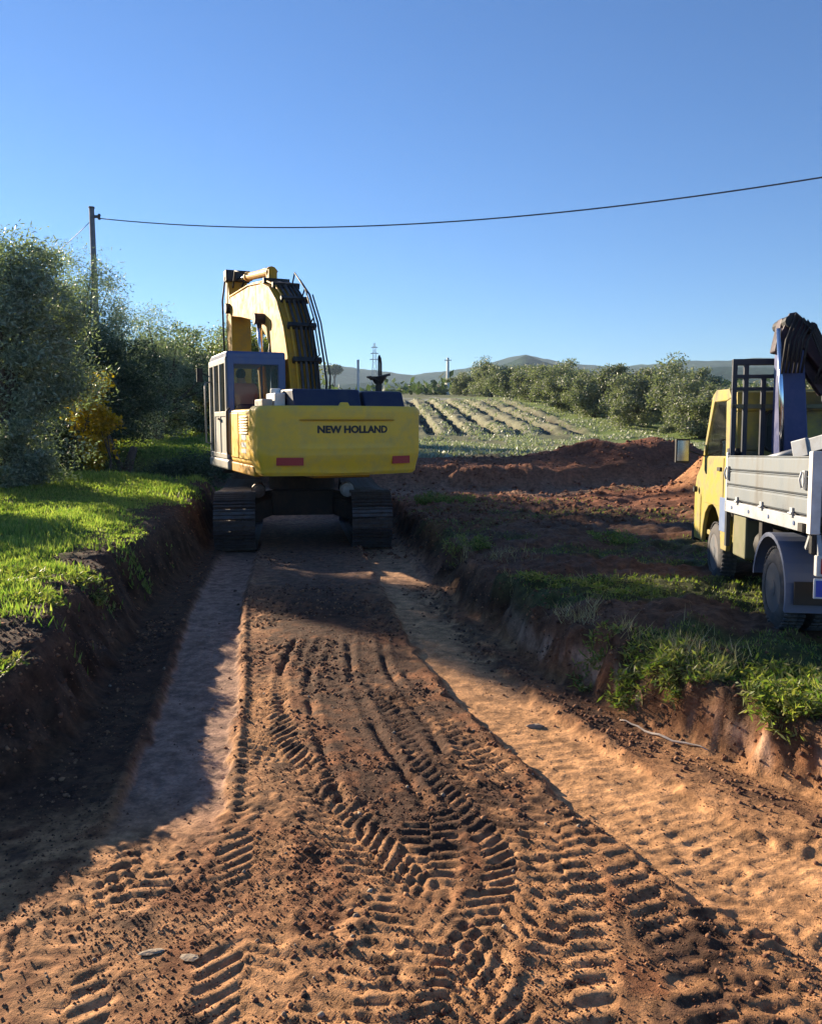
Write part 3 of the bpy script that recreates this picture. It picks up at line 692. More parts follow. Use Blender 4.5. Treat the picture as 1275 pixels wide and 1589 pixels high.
# far scrub and far trees on the plain
def far_scrub():
    rng = np.random.RandomState(5); C_ = []; n = 520
    Yc = 140 + 420 * rng.rand(n) ** 1.3; Xc = (rng.rand(n) * 1.3 - .62) * Yc
    z = gz(Xc, Yc)
    pts = []; 
    for x, y, zz in zip(Xc, Yc, z):
        s = 1.4 + 1.8 * rng.rand(); k = 26
        o = rng.normal(size=(k, 3)) * np.array([s, s, s * .55]) * .7; o[:, 2] = np.abs(o[:, 2])
        pts.append(o + np.array([x, y, zz]))
    co, f = leaf_quads(np.concatenate(pts), None, 1.5, .9, rng)
    tag(link_mesh('distant_scrub', fast_mesh('distant_scrub', co, f, 4, DK)), 'scattered dark scrub on the plain below the hills', 'scrub', kind='stuff')
far_scrub()
def hill_tree():
    rng = np.random.RandomState(6)
    root = thing('hill_tree', 'dark rounded tree standing alone on the hill skyline', 'tree', (-53.5, 582, 26))
    o = rng.normal(size=(1400, 3)); o /= np.linalg.norm(o, axis=1)[:, None]; o *= (rng.rand(1400) ** .4)[:, None]
    o = o * np.array([6.2, 5, 3.6]) + np.array([0, 0, 12.6])
    co, f = leaf_quads(o, None, 1.3, .9, rng)
    link_mesh('crown', fast_mesh('crown', co, f, 4, DK), root)
    mb = MB(); mb.tube([(0, 0, -6), (0, 0, 4), (.3, 0, 10)], [.7, .6, .4], 6); mb.tube([(0, 0, 6), (2, 0, 11)], [.4, .2], 5); mb.tube([(0, 0, 6), (-2, 0, 11)], [.4, .2], 5)
    mb.build('trunk', M['bark'], root)
hill_tree()

# ------------------------------------------------------------ grasses
def blades(name, X, Y, h, wd, m_, rng, kind='stuff', lean=.5, label=None, two=False, tall=None):
    n = len(X); z = gz(X, Y)
    a = rng.rand(n) * 6.28; L = lean * rng.rand(n) ** .7; hh = h * (.5 + rng.rand(n)) if np.isscalar(h) else h
    W = wd * (.6 + .8 * rng.rand(n)) if np.isscalar(wd) else wd
    b = rng.rand(n) * 6.28
    base = np.stack([X, Y, z - .01], -1); sx = np.stack([np.cos(b) * W / 2, np.sin(b) * W / 2, 0 * b], -1)
    dr = np.stack([np.cos(a) * L * hh, np.sin(a) * L * hh, hh * (1 - .3 * L)], -1)
    md = base + dr * np.array([.35, .35, .6])
    if two:
        co = np.stack([base - sx, base + sx, md + sx * .8, base + dr, md - sx * .8], 1).reshape(-1, 3)
        f5 = np.arange(5 * n).reshape(n, 5)
        me = fast_mesh(name, co, f5, 5, m_)
    else:
        co = np.stack([base - sx, base + sx, base + dr], 1).reshape(-1, 3); me = fast_mesh(name, co, np.arange(3 * n).reshape(n, 3), 3, m_)
    o = link_mesh(name, me); tag(o, label, 'grass', kind=kind)
    return o
def scatter(rng, n, x0, x1, y0, y1, pw=1.0):
    u = rng.rand(n)
    Y = y0 * (y1 / y0) ** (u ** pw)
    X = x0 + (x1 - x0) * rng.rand(n)
    return X, Y
rng = np.random.RandomState(21)
# left meadow
X, Y = scatter(rng, 370000, -1, 1, 5.4, 44, 1.0)
xl = np.interp(Y, XL_Y, XL_X); span = .62 * Y + 2
X = xl - .15 - (X * .5 + .5) * np.maximum(span + xl, 1.5)
d = xl - X
dens = ss(.25, 1.1, d + (fbm(X, Y, 1.2, 3, 2) - .5) * 2.2) * (.12 + .88 * ss(6.6, 8.4, Y + (fbm(X, Y, .8, 3, 0) - .5) * 4.5)) * (.3 + .7 * ss(.3, .5, fbm(X, Y, 1.5, 3, 4)))
k = rng.rand(len(X)) < dens
X, Y = X[k], Y[k]
hgt = (.03 + .10 * fbm(X, Y, .9, 3, 1) ** 1.5 + .02 * ss(10, 25, Y)) * (.5 + rng.rand(len(X)))
blades('meadow_grass', X, Y, hgt, (.008 + .0016 * Y) * (.6 + .8 * rng.rand(len(X))), GRASS, rng, label='bright green meadow grass on the left bank', lean=.6)
# right bank grass, patchy
X, Y = scatter(rng, 90000, -1, 1, 4.2, 24, 1.1)
xr = np.interp(Y, XR_Y, XR_X); X = xr + .3 + (X * .5 + .5) * (.62 * Y - xr)
p = ss(.50, .60, fbm(X * .5, Y * 1.2, .8, 4, 3)) * ss(.1, .5, X - xr) * .6
k = rng.rand(len(X)) < p * (1 - ss(16, 20, Y)) * (.35 + .65 * ss(.45, .6, fbm(X, Y, 3, 3, 1)))
X, Y = X[k], Y[k]
blades('verge_grass', X, Y, .042, (.007 + .0014 * Y), GRN, rng, label='patchy low grass on the trodden ground beside the truck', lean=.9)
# dry wisps along edges
X, Y = scatter(rng, 5000, -1, 1, 3.4, 12)
xr = np.interp(Y, XR_Y, XR_X); X = xr + .28 + np.abs(rng.normal(size=len(X))) * .35
k = rng.rand(len(X)) < ss(.48, .6, fbm(X, Y, 1.3, 3, 1))
blades('dry_grass', X[k], Y[k], .13, .007, DRY, rng, label='dry straw wisps on the edge of the right bank', lean=1.0)
# field weeds
X, Y = scatter(rng, 60000, -1, 1, 31, 95, 1.0)
X = X * 9 + 5.5 + .04 * Y
k = rng.rand(len(X)) < ss(.40, .6, fbm(X, Y * .6, .5, 4, 2)) * (1 - .55 * ss(52, 57, Y) * (1 - ss(90, 97, Y)))
blades('field_weeds', X[k], Y[k], .15, .16, FIELDW, rng, label='pale grey-green weeds over the field beyond the red soil', lean=1.0)

# weed clumps: each a plant
def weed(label, x, y, r, h, nst, rng, mat_=None, yel=0):
    root = thing('weed_plant', label, 'weed', grd(x, y, -.02))
    pts = []; mb = MB()
    cs = []
    for s in range(nst):
        a = rng.rand() * 6.28; t = rng.rand() ** .6; bx, by = math.cos(a) * r * t * .6, math.sin(a) * r * t * .6
        hh = h * (.5 + .6 * rng.rand()) * (1.1 - .5 * t); tx, ty = bx + math.cos(a) * r * .35, by + math.sin(a) * r * .35
        gb = gz1(x + bx, y + by) - gz1(x, y)
        gb = max(gb, -.25)
        mb.tube([(bx, by, gb), ((bx + tx) / 2, (by + ty) / 2, gb + hh * .6), (tx, ty, gb + hh)], [.004, .003, .0015], 3, False)
        for q in range(14):
            u = .1 + .9 * rng.rand(); cs.append((bx + (tx - bx) * u + rng.normal() * .022, by + (ty - by) * u + rng.normal() * .022, gb + hh * u))
    co, f = leaf_quads(np.array(cs), None, .058, .014, rng, .15)
    tag(link_mesh('leaves', fast_mesh('leaves', co, f, 4, mat_ or GRN), root), kind='stuff')
    tag(mb.build('stems', GRN, root), kind='stuff')
    return root
wr = np.random.RandomState(31)
WS = .6
W_ = [('leafy green weed clump on the right bank edge above the pale clay', 1.76, 6.0, .34, .26, 170),
      ('second green weed clump hanging over the right bank edge', 2.0, 5.65, .30, .22, 150),
      ('big bright green weed clump at the right edge of the photo', 2.42, 5.0, .36, .28, 260),
      ('weed clump behind the big one at the right edge of the photo', 2.62, 5.45, .36, .24, 170),
      ('small weed clump left of the weedy bank edge', 1.5, 6.5, .22, .14, 60),
      ('low weed clump between the two leafy clumps', 2.22, 5.55, .2, .12, 40),
      ('dark green weed patch in the shade left of the truck', 2.1, 8.2, .55, .14, 110),
      ('dark green weed patch in the shade near the bend of the bank', 1.5, 8.6, .5, .13, 90),
      ('sunlit bright green weed beside the right excavator track', .45, 16.8, .42, .42, 150),
      ('small sunlit weed right of the bright green one', 1.1, 16.9, .35, .2, 50),
      ('pale weed on the corner of the bank behind the right rut', .75, 11.1, .4, .2, 60),
      ('yellowish weed in the sunlit strip left of the truck', 2.9, 11.6, .4, .2, 60),
      ('weed on the left bank edge in the low sun', -3.1, 6.7, .22, .14, 50),
      ('dusty weed on the crumbling left bank, nearer the camera', -2.75, 5.3, .2, .14, 40),
      ('bright green weed patch at the left edge of the photo', -3.75, 7.5, .5, .10, 170),
            ('olive-green weed hanging on the left bank face', -3.12, 7.7, .25, .12, 50)]
for lb, x, y, r, h, n in W_: weed(lb, x, y, r * (.95 if y < 6.6 else 1), h * (WS if y < 6.6 else .8), int(n * (.62 if y < 6.6 else .8)), wr)

# ------------------------------------------------------------ clods and stones
def clods():
    rng = np.random.RandomState(77)
    import bmesh
    T = []
    for s in range(6):
        bm = bmesh.new(); bmesh.ops.create_icosphere(bm, subdivisions=1, radius=1)
        v = np.array([tuple(q.co) for q in bm.verts]); f = np.array([[q.index for q in t.verts] for t in bm.faces]); bm.free()
        v = v * (1 + rng.uniform(-.42, .3, (len(v), 1))) * np.array([1, .8 + .3 * rng.rand(), .62 + .3 * rng.rand()])
        T.append((v, f))
    T2 = []
    for s in range(6):
        v = np.array([(1, 0, 0), (-1, 0, 0), (0, 1, 0), (0, -1, 0), (0, 0, 1), (0, 0, -.6)], float) * (1 + rng.uniform(-.35, .35, (6, 1))) + rng.uniform(-.15, .15, (6, 3))
        f = np.array([(0, 2, 4), (2, 1, 4), (1, 3, 4), (3, 0, 4), (2, 0, 5), (1, 2, 5), (3, 1, 5), (0, 3, 5)]); T2.append((v, f))
    def put(name, X, Y, S, m_, label, cat, T=T):
        Z = gz(X, Y); cos, fs, off = [], [], 0
        tid = rng.randint(0, 6, len(X)); a = rng.rand(len(X)) * 6.28; tl = rng.normal(size=len(X)) * .5
        for t in range(6):
            k = tid == t; n = k.sum()
            if not n: continue
            v, f = T[t]; c, s = np.cos(a[k]), np.sin(a[k]); ct, st = np.cos(tl[k]), np.sin(tl[k])
            vx = v[None, :, 0] * c[:, None] - v[None, :, 1] * s[:, None]; vy = v[None, :, 0] * s[:, None] + v[None, :, 1] * c[:, None]; vz = np.repeat(v[None, :, 2], n, 0)
            vy, vz = vy * ct[:, None] - vz * st[:, None], vy * st[:, None] + vz * ct[:, None]
            P = np.stack([vx, vy, vz], -1) * S[k][:, None, None] + np.stack([X[k], Y[k], Z[k] + S[k] * .15], -1)[:, None, :]
            cos.append(P.reshape(-1, 3)); fs.append((f[None] + (np.arange(n) * len(v))[:, None, None] + off).reshape(-1, 3)); off += n * len(v)
        tag(link_mesh(name, fast_mesh(name, np.concatenate(cos), np.concatenate(fs), 3, m_, False)), label, cat, kind='stuff')
    soil = bpy.data.materials.new('loose_soil_clods'); soil.use_nodes = True
    n = soil.node_tree; b = n.nodes['Principled BSDF']; b.inputs['Roughness'].default_value = .95; b.inputs['Specular IOR Level'].default_value = .2
    ge = n.nodes.new('ShaderNodeNewGeometry'); rp = n.nodes.new('ShaderNodeValToRGB')
    rp.color_ramp.elements[0].color = (.055, .032, .024, 1); rp.color_ramp.elements[1].color = (.36, .19, .10, 1); e = rp.color_ramp.elements.new(.6); e.color = (.17, .08, .048, 1)
    n.links.new(ge.outputs['Random Per Island'], rp.inputs[0]); n.links.new(rp.outputs[0], b.inputs['Base Color'])
    spoil = soil.copy(); spoil.name = 'red_spoil_lumps'
    e_ = [q for q in spoil.node_tree.nodes if q.type == 'VALTORGB'][0].color_ramp.elements
    e_[0].color = (.13, .055, .034, 1); e_[1].color = (.20, .085, .05, 1); e_[2].color = (.30, .14, .08, 1)
    # floor, rough zones
    X, Y = scatter(rng, 52000, -1, 1, 2.0, 13.5, 1.0)
    xl = np.interp(Y, XL_Y, XL_X); xr = np.interp(Y, XR_Y, XR_X); X = xl + (X * .5 + .5) * (xr - xl)
    k = np.abs(X) < Y * .62 + .3; X, Y = X[k], Y[k]
    dR = seg_dist(X, Y, RUT_R)[0]; dL = seg_dist(X, Y, RUT_L)[0]
    p = ss(.48, .62, fbm(X, Y, 1.1, 3, 4)) * .45 + .02
    lm = np.ones(len(X))
    for pts, hw, *_ in LUGS: lm = np.minimum(lm, .25 + .75 * (seg_dist(X, Y, pts)[0] > hw))
    p = p * lm
    p = p * (1 - .95 * (dR < .35)) * (1 - .97 * ((dL < .3) & (Y > 4)))
    xr = np.interp(Y, XR_Y, XR_X); p = p + .55 * np.exp(-((X - xr + .2) / .18) ** 2) * (Y < 11)
    xl = np.interp(Y, XL_Y, XL_X); p = p + .3 * np.exp(-((X - xl - .1) / .15) ** 2)
    k = rng.rand(len(X)) < p; X, Y = X[k], Y[k]
    S = .0035 + .013 * rng.rand(len(X)) ** 3.5 * (1 + Y * .07)
    put('floor_clods', X, Y, S, soil, 'loose soil crumbs over the trench floor', 'soil clods')
    X, Y = scatter(rng, 66000, -1, 1, 2.0, 9, 1.0); X = X * (Y * .6 + .2)
    xl = np.interp(Y, XL_Y, XL_X); xr = np.interp(Y, XR_Y, XR_X)
    dR = seg_dist(X, Y, RUT_R)[0]; dL = seg_dist(X, Y, RUT_L)[0]
    p = (.25 + .75 * ss(.42, .6, fbm(X, Y, 2.2, 3, 2))) * (1 - .85 * (dR < .33)) * (1 - .93 * ((dL < .3) & (Y > 4))) * (X > xl) * (X < xr)
    k = rng.rand(len(X)) < p; X, Y = X[k], Y[k]
    put('soil_crumbs', X, Y, .0028 + .0065 * rng.rand(len(X)) ** 3, soil, 'fine soil crumbs over the tyre prints', 'soil crumbs', T2)
    # banks and the worked ground
    X, Y = scatter(rng, 16000, -1, 1, 3.5, 15, 1.0)
    side = rng.rand(len(X)) < .5
    xl = np.interp(Y, XL_Y, XL_X); xr = np.interp(Y, XR_Y, XR_X)
    X = np.where(side, xl - .1 - np.abs(rng.normal(size=len(X))) * .45, xr + .05 + np.abs(rng.normal(size=len(X))) * .5)
    k = rng.rand(len(X)) < .55; X, Y = X[k], Y[k]
    S = .005 + .018 * rng.rand(len(X)) ** 4
    put('bank_clods', X, Y, S, soil, 'crumbled soil lumps along both trench banks', 'soil clods', T2)
    X, Y = scatter(rng, 16000, -1, 1, 13, 30, 1.0); X = -1 + (X * .5 + .5) * 14
    k = rng.rand(len(X)) < .45 + .5 * (mounds(X, Y) > .1); X, Y = X[k], Y[k]
    put('spoil_clods', X, Y, (.015 + .05 * rng.rand(len(X)) ** 4), spoil, 'lumps of red earth over the dug ground', 'soil clods', T2)
    # pale stones
    X, Y = scatter(rng, 130, -1, 1, 2.2, 13, 1.0); X = X * Y * .35 - .4
    put('pebbles', X, Y, .005 + .013 * rng.rand(len(X)) ** 2, M['stone'], 'small pale pebbles scattered on the trench floor', 'pebbles')
clods()
def stone(label, x, y, s, seed, sq=(1, .6, .4)):
    r_ = random.Random(seed); mb = MB(); mb.sphere((0, 0, 0), 1, 7, 5)
    mb.v = [(v[0] * s * sq[0] * r_.uniform(.7, 1.15), v[1] * s * sq[1] * r_.uniform(.7, 1.15), v[2] * s * sq[2] * r_.uniform(.7, 1.15)) for v in mb.v]
    o = mb.build('flat_stone' if sq[2] < .5 else 'stone', M['stone'], None, loc=grd(x, y, s * .1), rot=(0, 0, r_.random() * .6 - .3)); tag(o, label, 'stone')
stone('pale flat stone pressed into the soil at the lower left', -1.06, 3.14, .045, 1, (1.3, .5, .14))
stone('pale flat stone right of the other one at the lower left', -.89, 3.10, .036, 2, (1.2, .8, .2))
stone('dark rounded stone at the bottom edge beside the tyre print', .05, 2.58, .03, 3, (1, .9, .7))
stone('dark clod lying alone on the smooth right rut', .90, 5.75, .05, 4, (1.4, .6, .5))
# thin pale tube added for the clay ledge along the right bank foot
mb = MB(); P_ = []
for t in np.linspace(0, 1, 14):
    x = 1.52 + .42 * t; y = 5.78 - .62 * t + .02 * math.sin(9 * t); P_.append((x, y, gz1(x, y) + .012 + .006 * math.sin(17 * t)))
mb.tube(P_, [.003 + .006 * math.sin(math.pi * (k + .5) / 14) for k in range(14)], 7)
tag(mb.build('pale_ledge', M['deadwood'], None, smooth=True), 'thin pale ledge in the clay at the foot of the right bank', 'ledge')

# ------------------------------------------------------------ poles, wires
def pole(label, x, y, h, r, cat='power pole', name='power_pole'):
    b = grd(x, y); root = thing(name, label, cat, b)
    mb = MB(); mb.tube([(0, 0, -.3), (0, 0, h * .5), (0, 0, h)], [r * 1.25, r, r * .8], 12); mb.build('shaft', M['concrete'], root, smooth=True)
    mb = MB(); mb.tube([(0, 0, h), (0, 0, h + .06)], r * .95, 12); mb.build('cap', M['steel'], root)
    mb = MB(); mb.box(-.02, .3, -.05, .05, h - .38, h - .28); mb.build('bracket', M['steel'], root)
    mb = MB(); mb.tube([(.3, 0, h - .45), (.3, 0, h - .4), (.3, 0, h - .35), (.3, 0, h - .28), (.3, 0, h - .22)], [.05, .07, .04, .07, .04], 8); mb.build('insulator', M['black'], root)
    return b[2] + h
top = pole('tall concrete power pole rising behind the left olive trees', -13.15, 35, 9.35, .13)
def wire(label, a, b, sag, r=.022):
    mb = MB(); P = []
    for k in range(41):
        t = k / 40; p = Vector(a).lerp(Vector(b), t); p.z -= sag * 4 * t * (1 - t); P.append(tuple(p))
    mb.tube(P, r, 6); tag(mb.build('overhead_cable', M['wire'], None, smooth=True), label, 'cable')
wire('long dark overhead cable sagging across the sky to the right', (-12.85, 35, top - .40), (16, 20, 9.0), 1.12)
wire('short thin cable leaving the pole top to the left', (-13.2, 35, top - .5), (-40, 70, top + 1.5), 1.6, .014)
# far poles and pylon
def farpole(label, x, y, h):
    b = grd(x, y); root = thing('concrete_pole', label, 'pole', b)
    mb = MB(); mb.tube([(0, 0, -.5), (0, 0, h)], [.30, .2], 8); mb.build('shaft', M['white'], root)
    mb = MB(); mb.box(-.6, .6, -.08, .08, h - .5, h - .35); mb.build('crossarm', M['white'], root)
farpole('pale far pole on the plain left of the olive row', 6.2, 140, 6.2)
def pylon():
    x, y = -24.5, 560; b = (x, y, 20); root = thing('lattice_pylon', 'faint lattice pylon on the horizon behind the excavator', 'pylon', b)
    mb = MB(); h = 35
    for sx in (-1, 1):
        for sy in (-1, 1): mb.bar((sx * 2.4, sy * 2.4, 0), (sx * .5, sy * .5, h), .28, .28)
    for k in range(9):
        z0 = h * k / 9; z1 = h * (k + 1) / 9; w0 = 2.4 - 1.9 * k / 9; w1 = 2.4 - 1.9 * (k + 1) / 9
        mb.bar((-w0, -w0, z0), (w1, -w1, z1), .16, .16); mb.bar((w0, -w0, z0), (-w1, -w1, z1), .16, .16)
    mb.build('lattice', M['galv'], root)
    for zz, hw in ((24, 3.2), (28, 2.7), (32, 2.2)):
        mb = MB(); mb.bar((-hw, 0, zz), (hw, 0, zz), .3, .5); mb.bar((-hw, 0, zz), (0, 0, zz + 1.2), .14, .14); mb.bar((hw, 0, zz), (0, 0, zz + 1.2), .14, .14); mb.build('crossarm', M['galv'], root)
pylon()

# ------------------------------------------------------------ text helper
def text_mesh(s, size, thick=0.0):
    cu = bpy.data.curves.new('t', 'FONT'); cu.body = s; cu.size = size; cu.offset = thick; cu.extrude = .004; cu.align_x = 'CENTER'; cu.align_y = 'CENTER'; cu.resolution_u = 3
    o = bpy.data.objects.new('t', cu); C.objects.link(o)
    bpy.context.view_layer.update()
    me = bpy.data.meshes.new_from_object(o.evaluated_get(bpy.context.evaluated_depsgraph_get()))
    bpy.data.objects.remove(o); return me

# ------------------------------------------------------------ excavator
TH_T = R(8.4); TH_H = R(23.5)
EX = (-2.09, 15.72)
ex = thing('excavator', 'large yellow tracked excavator working in the trench with its arm raised', 'excavator', (EX[0], EX[1], -.03), (0, 0, TH_T))
HR = (0, 0, TH_H - TH_T)
def H(mb, name, m_, bevel=0, smooth=False, parent=None):
    if parent is None: return mb.build(name, m_, ex, bevel, smooth, rot=HR)
    return mb.build(name, m_, parent, bevel, smooth)
# tracks
def track_frame(x0):
    o = MB()
    o.box(x0 - .16, x0 + .16, -1.6, 1.6, .32, .66); o.box(x0 - .24, x0 + .24, -1.1, 1.1, .5, .62)
    return o
shoe_mb = MB(); W2 = .34
shoe_mb.box(-W2, W2, -.089, .089, -.014, .0)
for yy in (-.075, -.005, .065): shoe_mb.prism([(yy - .012, 0), (yy + .014, 0), (yy + .007, .034), (yy - .005, .034)], -W2, W2)
shoe_mb.box(-.14, .14, -.06, .06, -.05, -.014)
shoe_me = shoe_mb.mesh('shoe', M['steel'])
def track(x0):
    t = track_frame(x0).build('track_frame', M['muddy'], ex, .02)
    r = .47; hl = 1.62; per = 4 * hl + 2 * math.pi * r; n = int(per / .19)
    for k in range(n):
        s = k * per / n
        if s < 2 * hl: y, z, a = -hl + s, 2 * r + .03 - .06 * math.sin(math.pi * s / (2 * hl)), 0
        elif s < 2 * hl + math.pi * r: q = (s - 2 * hl) / r; y, z, a = hl + r * math.sin(q), r + .03 + r * math.cos(q), -q
        elif s < 4 * hl + math.pi * r: y, z, a = hl - (s - 2 * hl - math.pi * r), .03, math.pi
        else: q = (s - 4 * hl - math.pi * r) / r; y, z, a = -hl - r * math.sin(q), r + .03 - r * math.cos(q), math.pi - q
        link_mesh('shoe', shoe_me, t, (x0, y, z + .0), (a, 0, random.uniform(-.01, .01)))
    mb = MB()
    for yy, rr in ((-hl, .37), (hl, .40)):
        m2 = MB(); m2.tube([(x0 - .12, yy, r + .03), (x0 - .07, yy, r + .03), (x0 + .07, yy, r + .03), (x0 + .12, yy, r + .03)], [rr * .55, rr, rr, rr * .55], 20)
        m2.build('sprocket' if yy < 0 else 'idler', M['muddy'], t)
    for k in range(7):
        m2 = MB(); yy = -1.25 + k * .415; m2.tube([(x0 - .15, yy, .17), (x0 + .15, yy, .17)], .11, 12); m2.build('roller', M['muddy'], t)
    for yy in (-.7, .7):
        m2 = MB(); m2.tube([(x0 - .1, yy, .82), (x0 + .1, yy, .82)], .08, 10); m2.build('roller', M['muddy'], t)
track(-1.15); track(1.15)
mb = MB(); mb.box(-.55, .55, -.9, .9, .5, .95)
for sx in (-1, 1):
    for sy in (-1, 1): mb.bar((sx * .3, sy * .4, .75), (sx * 1.05, sy * 1.05, .55), .34, .32)
mb.build('undercarriage', M['muddy'], ex, .03)
mb = MB(); mb.tube([(0, 0, .93), (0, 0, 1.28)], .62, 32); mb.build('slew_ring', M['muddy'], ex, smooth=False)
for sx in (-.78, .78):
    mb = MB(); mb.tube([(sx, -1.25, .98), (sx, -1.0, .99)], .125, 12); mb.tube([(sx, -1.32, .98), (sx, -1.25, .98)], .09, 12); mb.build('travel_motor', M['galv'] if sx > 0 else M['steel'], ex)  # right motor takes the paler steel to look lit, left stays dim
# deck
mb = MB(); mb.box(-1.36, 1.36, -1.95, 1.85, 1.29, 1.47); mb.box(-.5, .5, -2.4, 2.2, 1.27, 1.36); H(mb, 'deck_frame', M['yellow2'], .03)
# cab base sill (dirty cream)
mb = MB(); mb.box(-1.42, -.28, -.1, 1.82, 1.30, 1.50); H(mb, 'cab_sill', M['cabside'], .05)
# counterweight as a lofted shell
def plan(u, off):   # u in 0..1 left front -> round rear -> right front
    hw = 1.40 - off; yr = -2.80 + off; sag = .30; rc = .16
    yc = yr + sag
    # build by arclength pieces
    return hw, yr, sag
def cw():
    nu, nv = 120, 34
    zs = np.concatenate([[1.33], np.linspace(1.335, 2.44, nv - 1)])
    pl = []
    yf = -1.86; hw = 1.40
    for t in np.linspace(0, 1, 12, endpoint=False): pl.append((-hw, yf + (-2.32 - yf) * t, 0))
    for t in np.linspace(0, 1, 14, endpoint=False):
        a = t * R(66); pl.append((-hw + .19 * (1 - math.cos(a)) , -2.32 - .19 * math.sin(a), 0))
    x0, y0 = pl[-1][0], pl[-1][1]
    xr0 = x0 + .05
    for t in np.linspace(0, 1, 68):
        x = xr0 + (-xr0 - xr0) * t; y = -2.80 + .27 * (x / xr0) ** 2; pl.append((x, y, 1))
    left = [p for p in pl[:26]]
    for p in reversed(left): pl.append((-p[0], p[1], 0))
    pl = np.array(pl); n = len(pl)
    V = []; F = []
    cx, cy = 0, -1.9
    for j, z in enumerate(zs):
        if z < 1.36: ins = .10
        else: ins = .065 * (1 - ss(1.36, 1.70, np.array(z))) 
        te = max(0, (z - 2.36) / .08); ins += .055 * te * te
        for k in range(n):
            x, y = pl[k, 0], pl[k, 1]
            d = Vector((x, (y - cy) * 1.2, 0)); d = d.normalized() if d.length else d
            i2 = ins
            if pl[k, 2] and -.80 < x < .80 and 1.80 < z < 2.20: i2 += .018
            if pl[k, 2] and abs(z - 1.705) < .02: i2 += .006
            V.append((x - d.x * i2, max(y - d.y * i2, y) if y < cy else y, z))
    for j in range(len(zs) - 1):
        for k in range(n - 1): F.append((j * n + k, j * n + k + 1, (j + 1) * n + k + 1, (j + 1) * n + k))
    F.append(tuple(range(n))[::-1]); F.append(tuple((len(zs) - 1) * n + k for k in range(n)))
    m = MB(); m.add(V, F)
    o = H(m, 'counterweight', M['yellow'], 0, False)
    for p in o.data.polygons: p.use_smooth = len(p.vertices) == 4
    o.data.set_sharp_from_angle(angle=R(40)) if hasattr(o.data, 'set_sharp_from_angle') else None
    return o
cwo = cw()
def rear_y(x): return -2.80 + .27 * (x / 1.2) ** 2
# groove lip above lettering
mb = MB(); P_ = [(x, rear_y(x) - .002, 2.215) for x in np.linspace(-.80, .82, 18)]; mb.tube(P_, .012, 5); H(mb, 'panel_groove', M['groove'], parent=cwo)
for xa, xb in ((-1.14, -.74), (.78, 1.14)):
    mb = MB(); xs_ = np.linspace(xa, xb, 6); n = len(xs_)
    V = [(x, rear_y(x) - .012, z) for z in (1.50, 1.625) for x in xs_] + [(x, rear_y(x) + .05, z) for z in (1.50, 1.625) for x in xs_]
    F = [(k, k + 1, n + k + 1, n + k) for k in range(n - 1)] + [(n + k, n + k + 1, 3 * n + k + 1, 3 * n + k) for k in range(n - 1)] + [(k + 1, k, 2 * n + k, 2 * n + k + 1) for k in range(n - 1)]
    F += [(0, n, 3 * n, 2 * n), (n - 1, 3 * n - 1, 4 * n - 1, 2 * n - 1)]
    mb.add(V, F); H(mb, 'reflector', M['red'], parent=cwo)
tm_ = text_mesh('NEW HOLLAND', .155, .007)
for v in tm_.vertices:
    x = v.co.x * 1.06 + .08; y = v.co.y; d = v.co.z
    v.co = (x, rear_y(x) + .013 - d, 2.06 + y)
tm_.materials.append(M['letter']); o = link_mesh('lettering', tm_, cwo)
# lifting bolts on top
for x in (-.0, .12):
    pass
mb = MB(); mb.prism([(-.10, 2.43), (.10, 2.43), (.06, 2.50), (-.06, 2.50)], -2.55, -2.50, 'y'); H(mb, 'lifting_eye', M['yellow'], .01)
# hood
mb = MB(); mb.prism([(-2.35, 2.42), (-1.2, 2.42), (-1.2, 2.74), (-2.22, 2.72)], -.78, .38); H(mb, 'engine_hood', M['hood'], .04)
mb = MB(); mb.prism([(-2.35, 2.42), (-1.2, 2.42), (-1.2, 2.71), (-2.2, 2.70)], .43, 1.16); H(mb, 'engine_hood', M['hood'], .04)
mb = MB(); mb.box(-1.36, 1.36, -1.88, -.15, 1.47, 2.40)
H(mb, 'engine_housing', M['yellow'], .05)
# left side service door with louvres and stickers
mb = MB(); mb.box(-1.385, -1.362, -1.80, -.95, 1.56, 2.34); d_ = H(mb, 'side_door', M['yellow'], .01)
for k in range(7):
    m2 = MB(); z = 2.26 - k * .045; m2.prism([(-1.392, z), (-1.386, z + .012), (-1.386, z + .03), (-1.412, z)], -1.68, -1.08, 'y'); m2.build('louvre', M['yellow'], d_)
for k, (z, h_) in enumerate(((1.88, .09), (1.76, .08), (1.66, .07))):
    m2 = MB(); m2.box(-1.389, -1.3855, -1.52, -1.16, z, z + h_); m2.build('sticker', M['white'], d_)
mb = MB(); mb.box(-1.385, -1.362, -.88, -.2, 1.56, 2.34); H(mb, 'side_door', M['yellow'], .01)
mb = MB(); mb.tube([(-1.40, -.16, 1.6), (-1.43, -.16, 1.65), (-1.43, -.16, 2.38), (-1.38, -.16, 2.44)], .022, 8); H(mb, 'exhaust_hose', M['black'], smooth=True)
# whitish air intake box beside the cab
mb = MB(); mb.box(-.98, -.80, -1.9, -1.3, 2.42, 2.66); mb.tube([(-.89, -1.6, 2.64), (-.89, -1.6, 2.74)], .09, 12); H(mb, 'air_intake', M['white'], .02)
mb = MB(); mb.box(-1.18, -1.0, -1.85, -1.3, 2.40, 2.56); H(mb, 'filter_box', M['cabside'], .02)
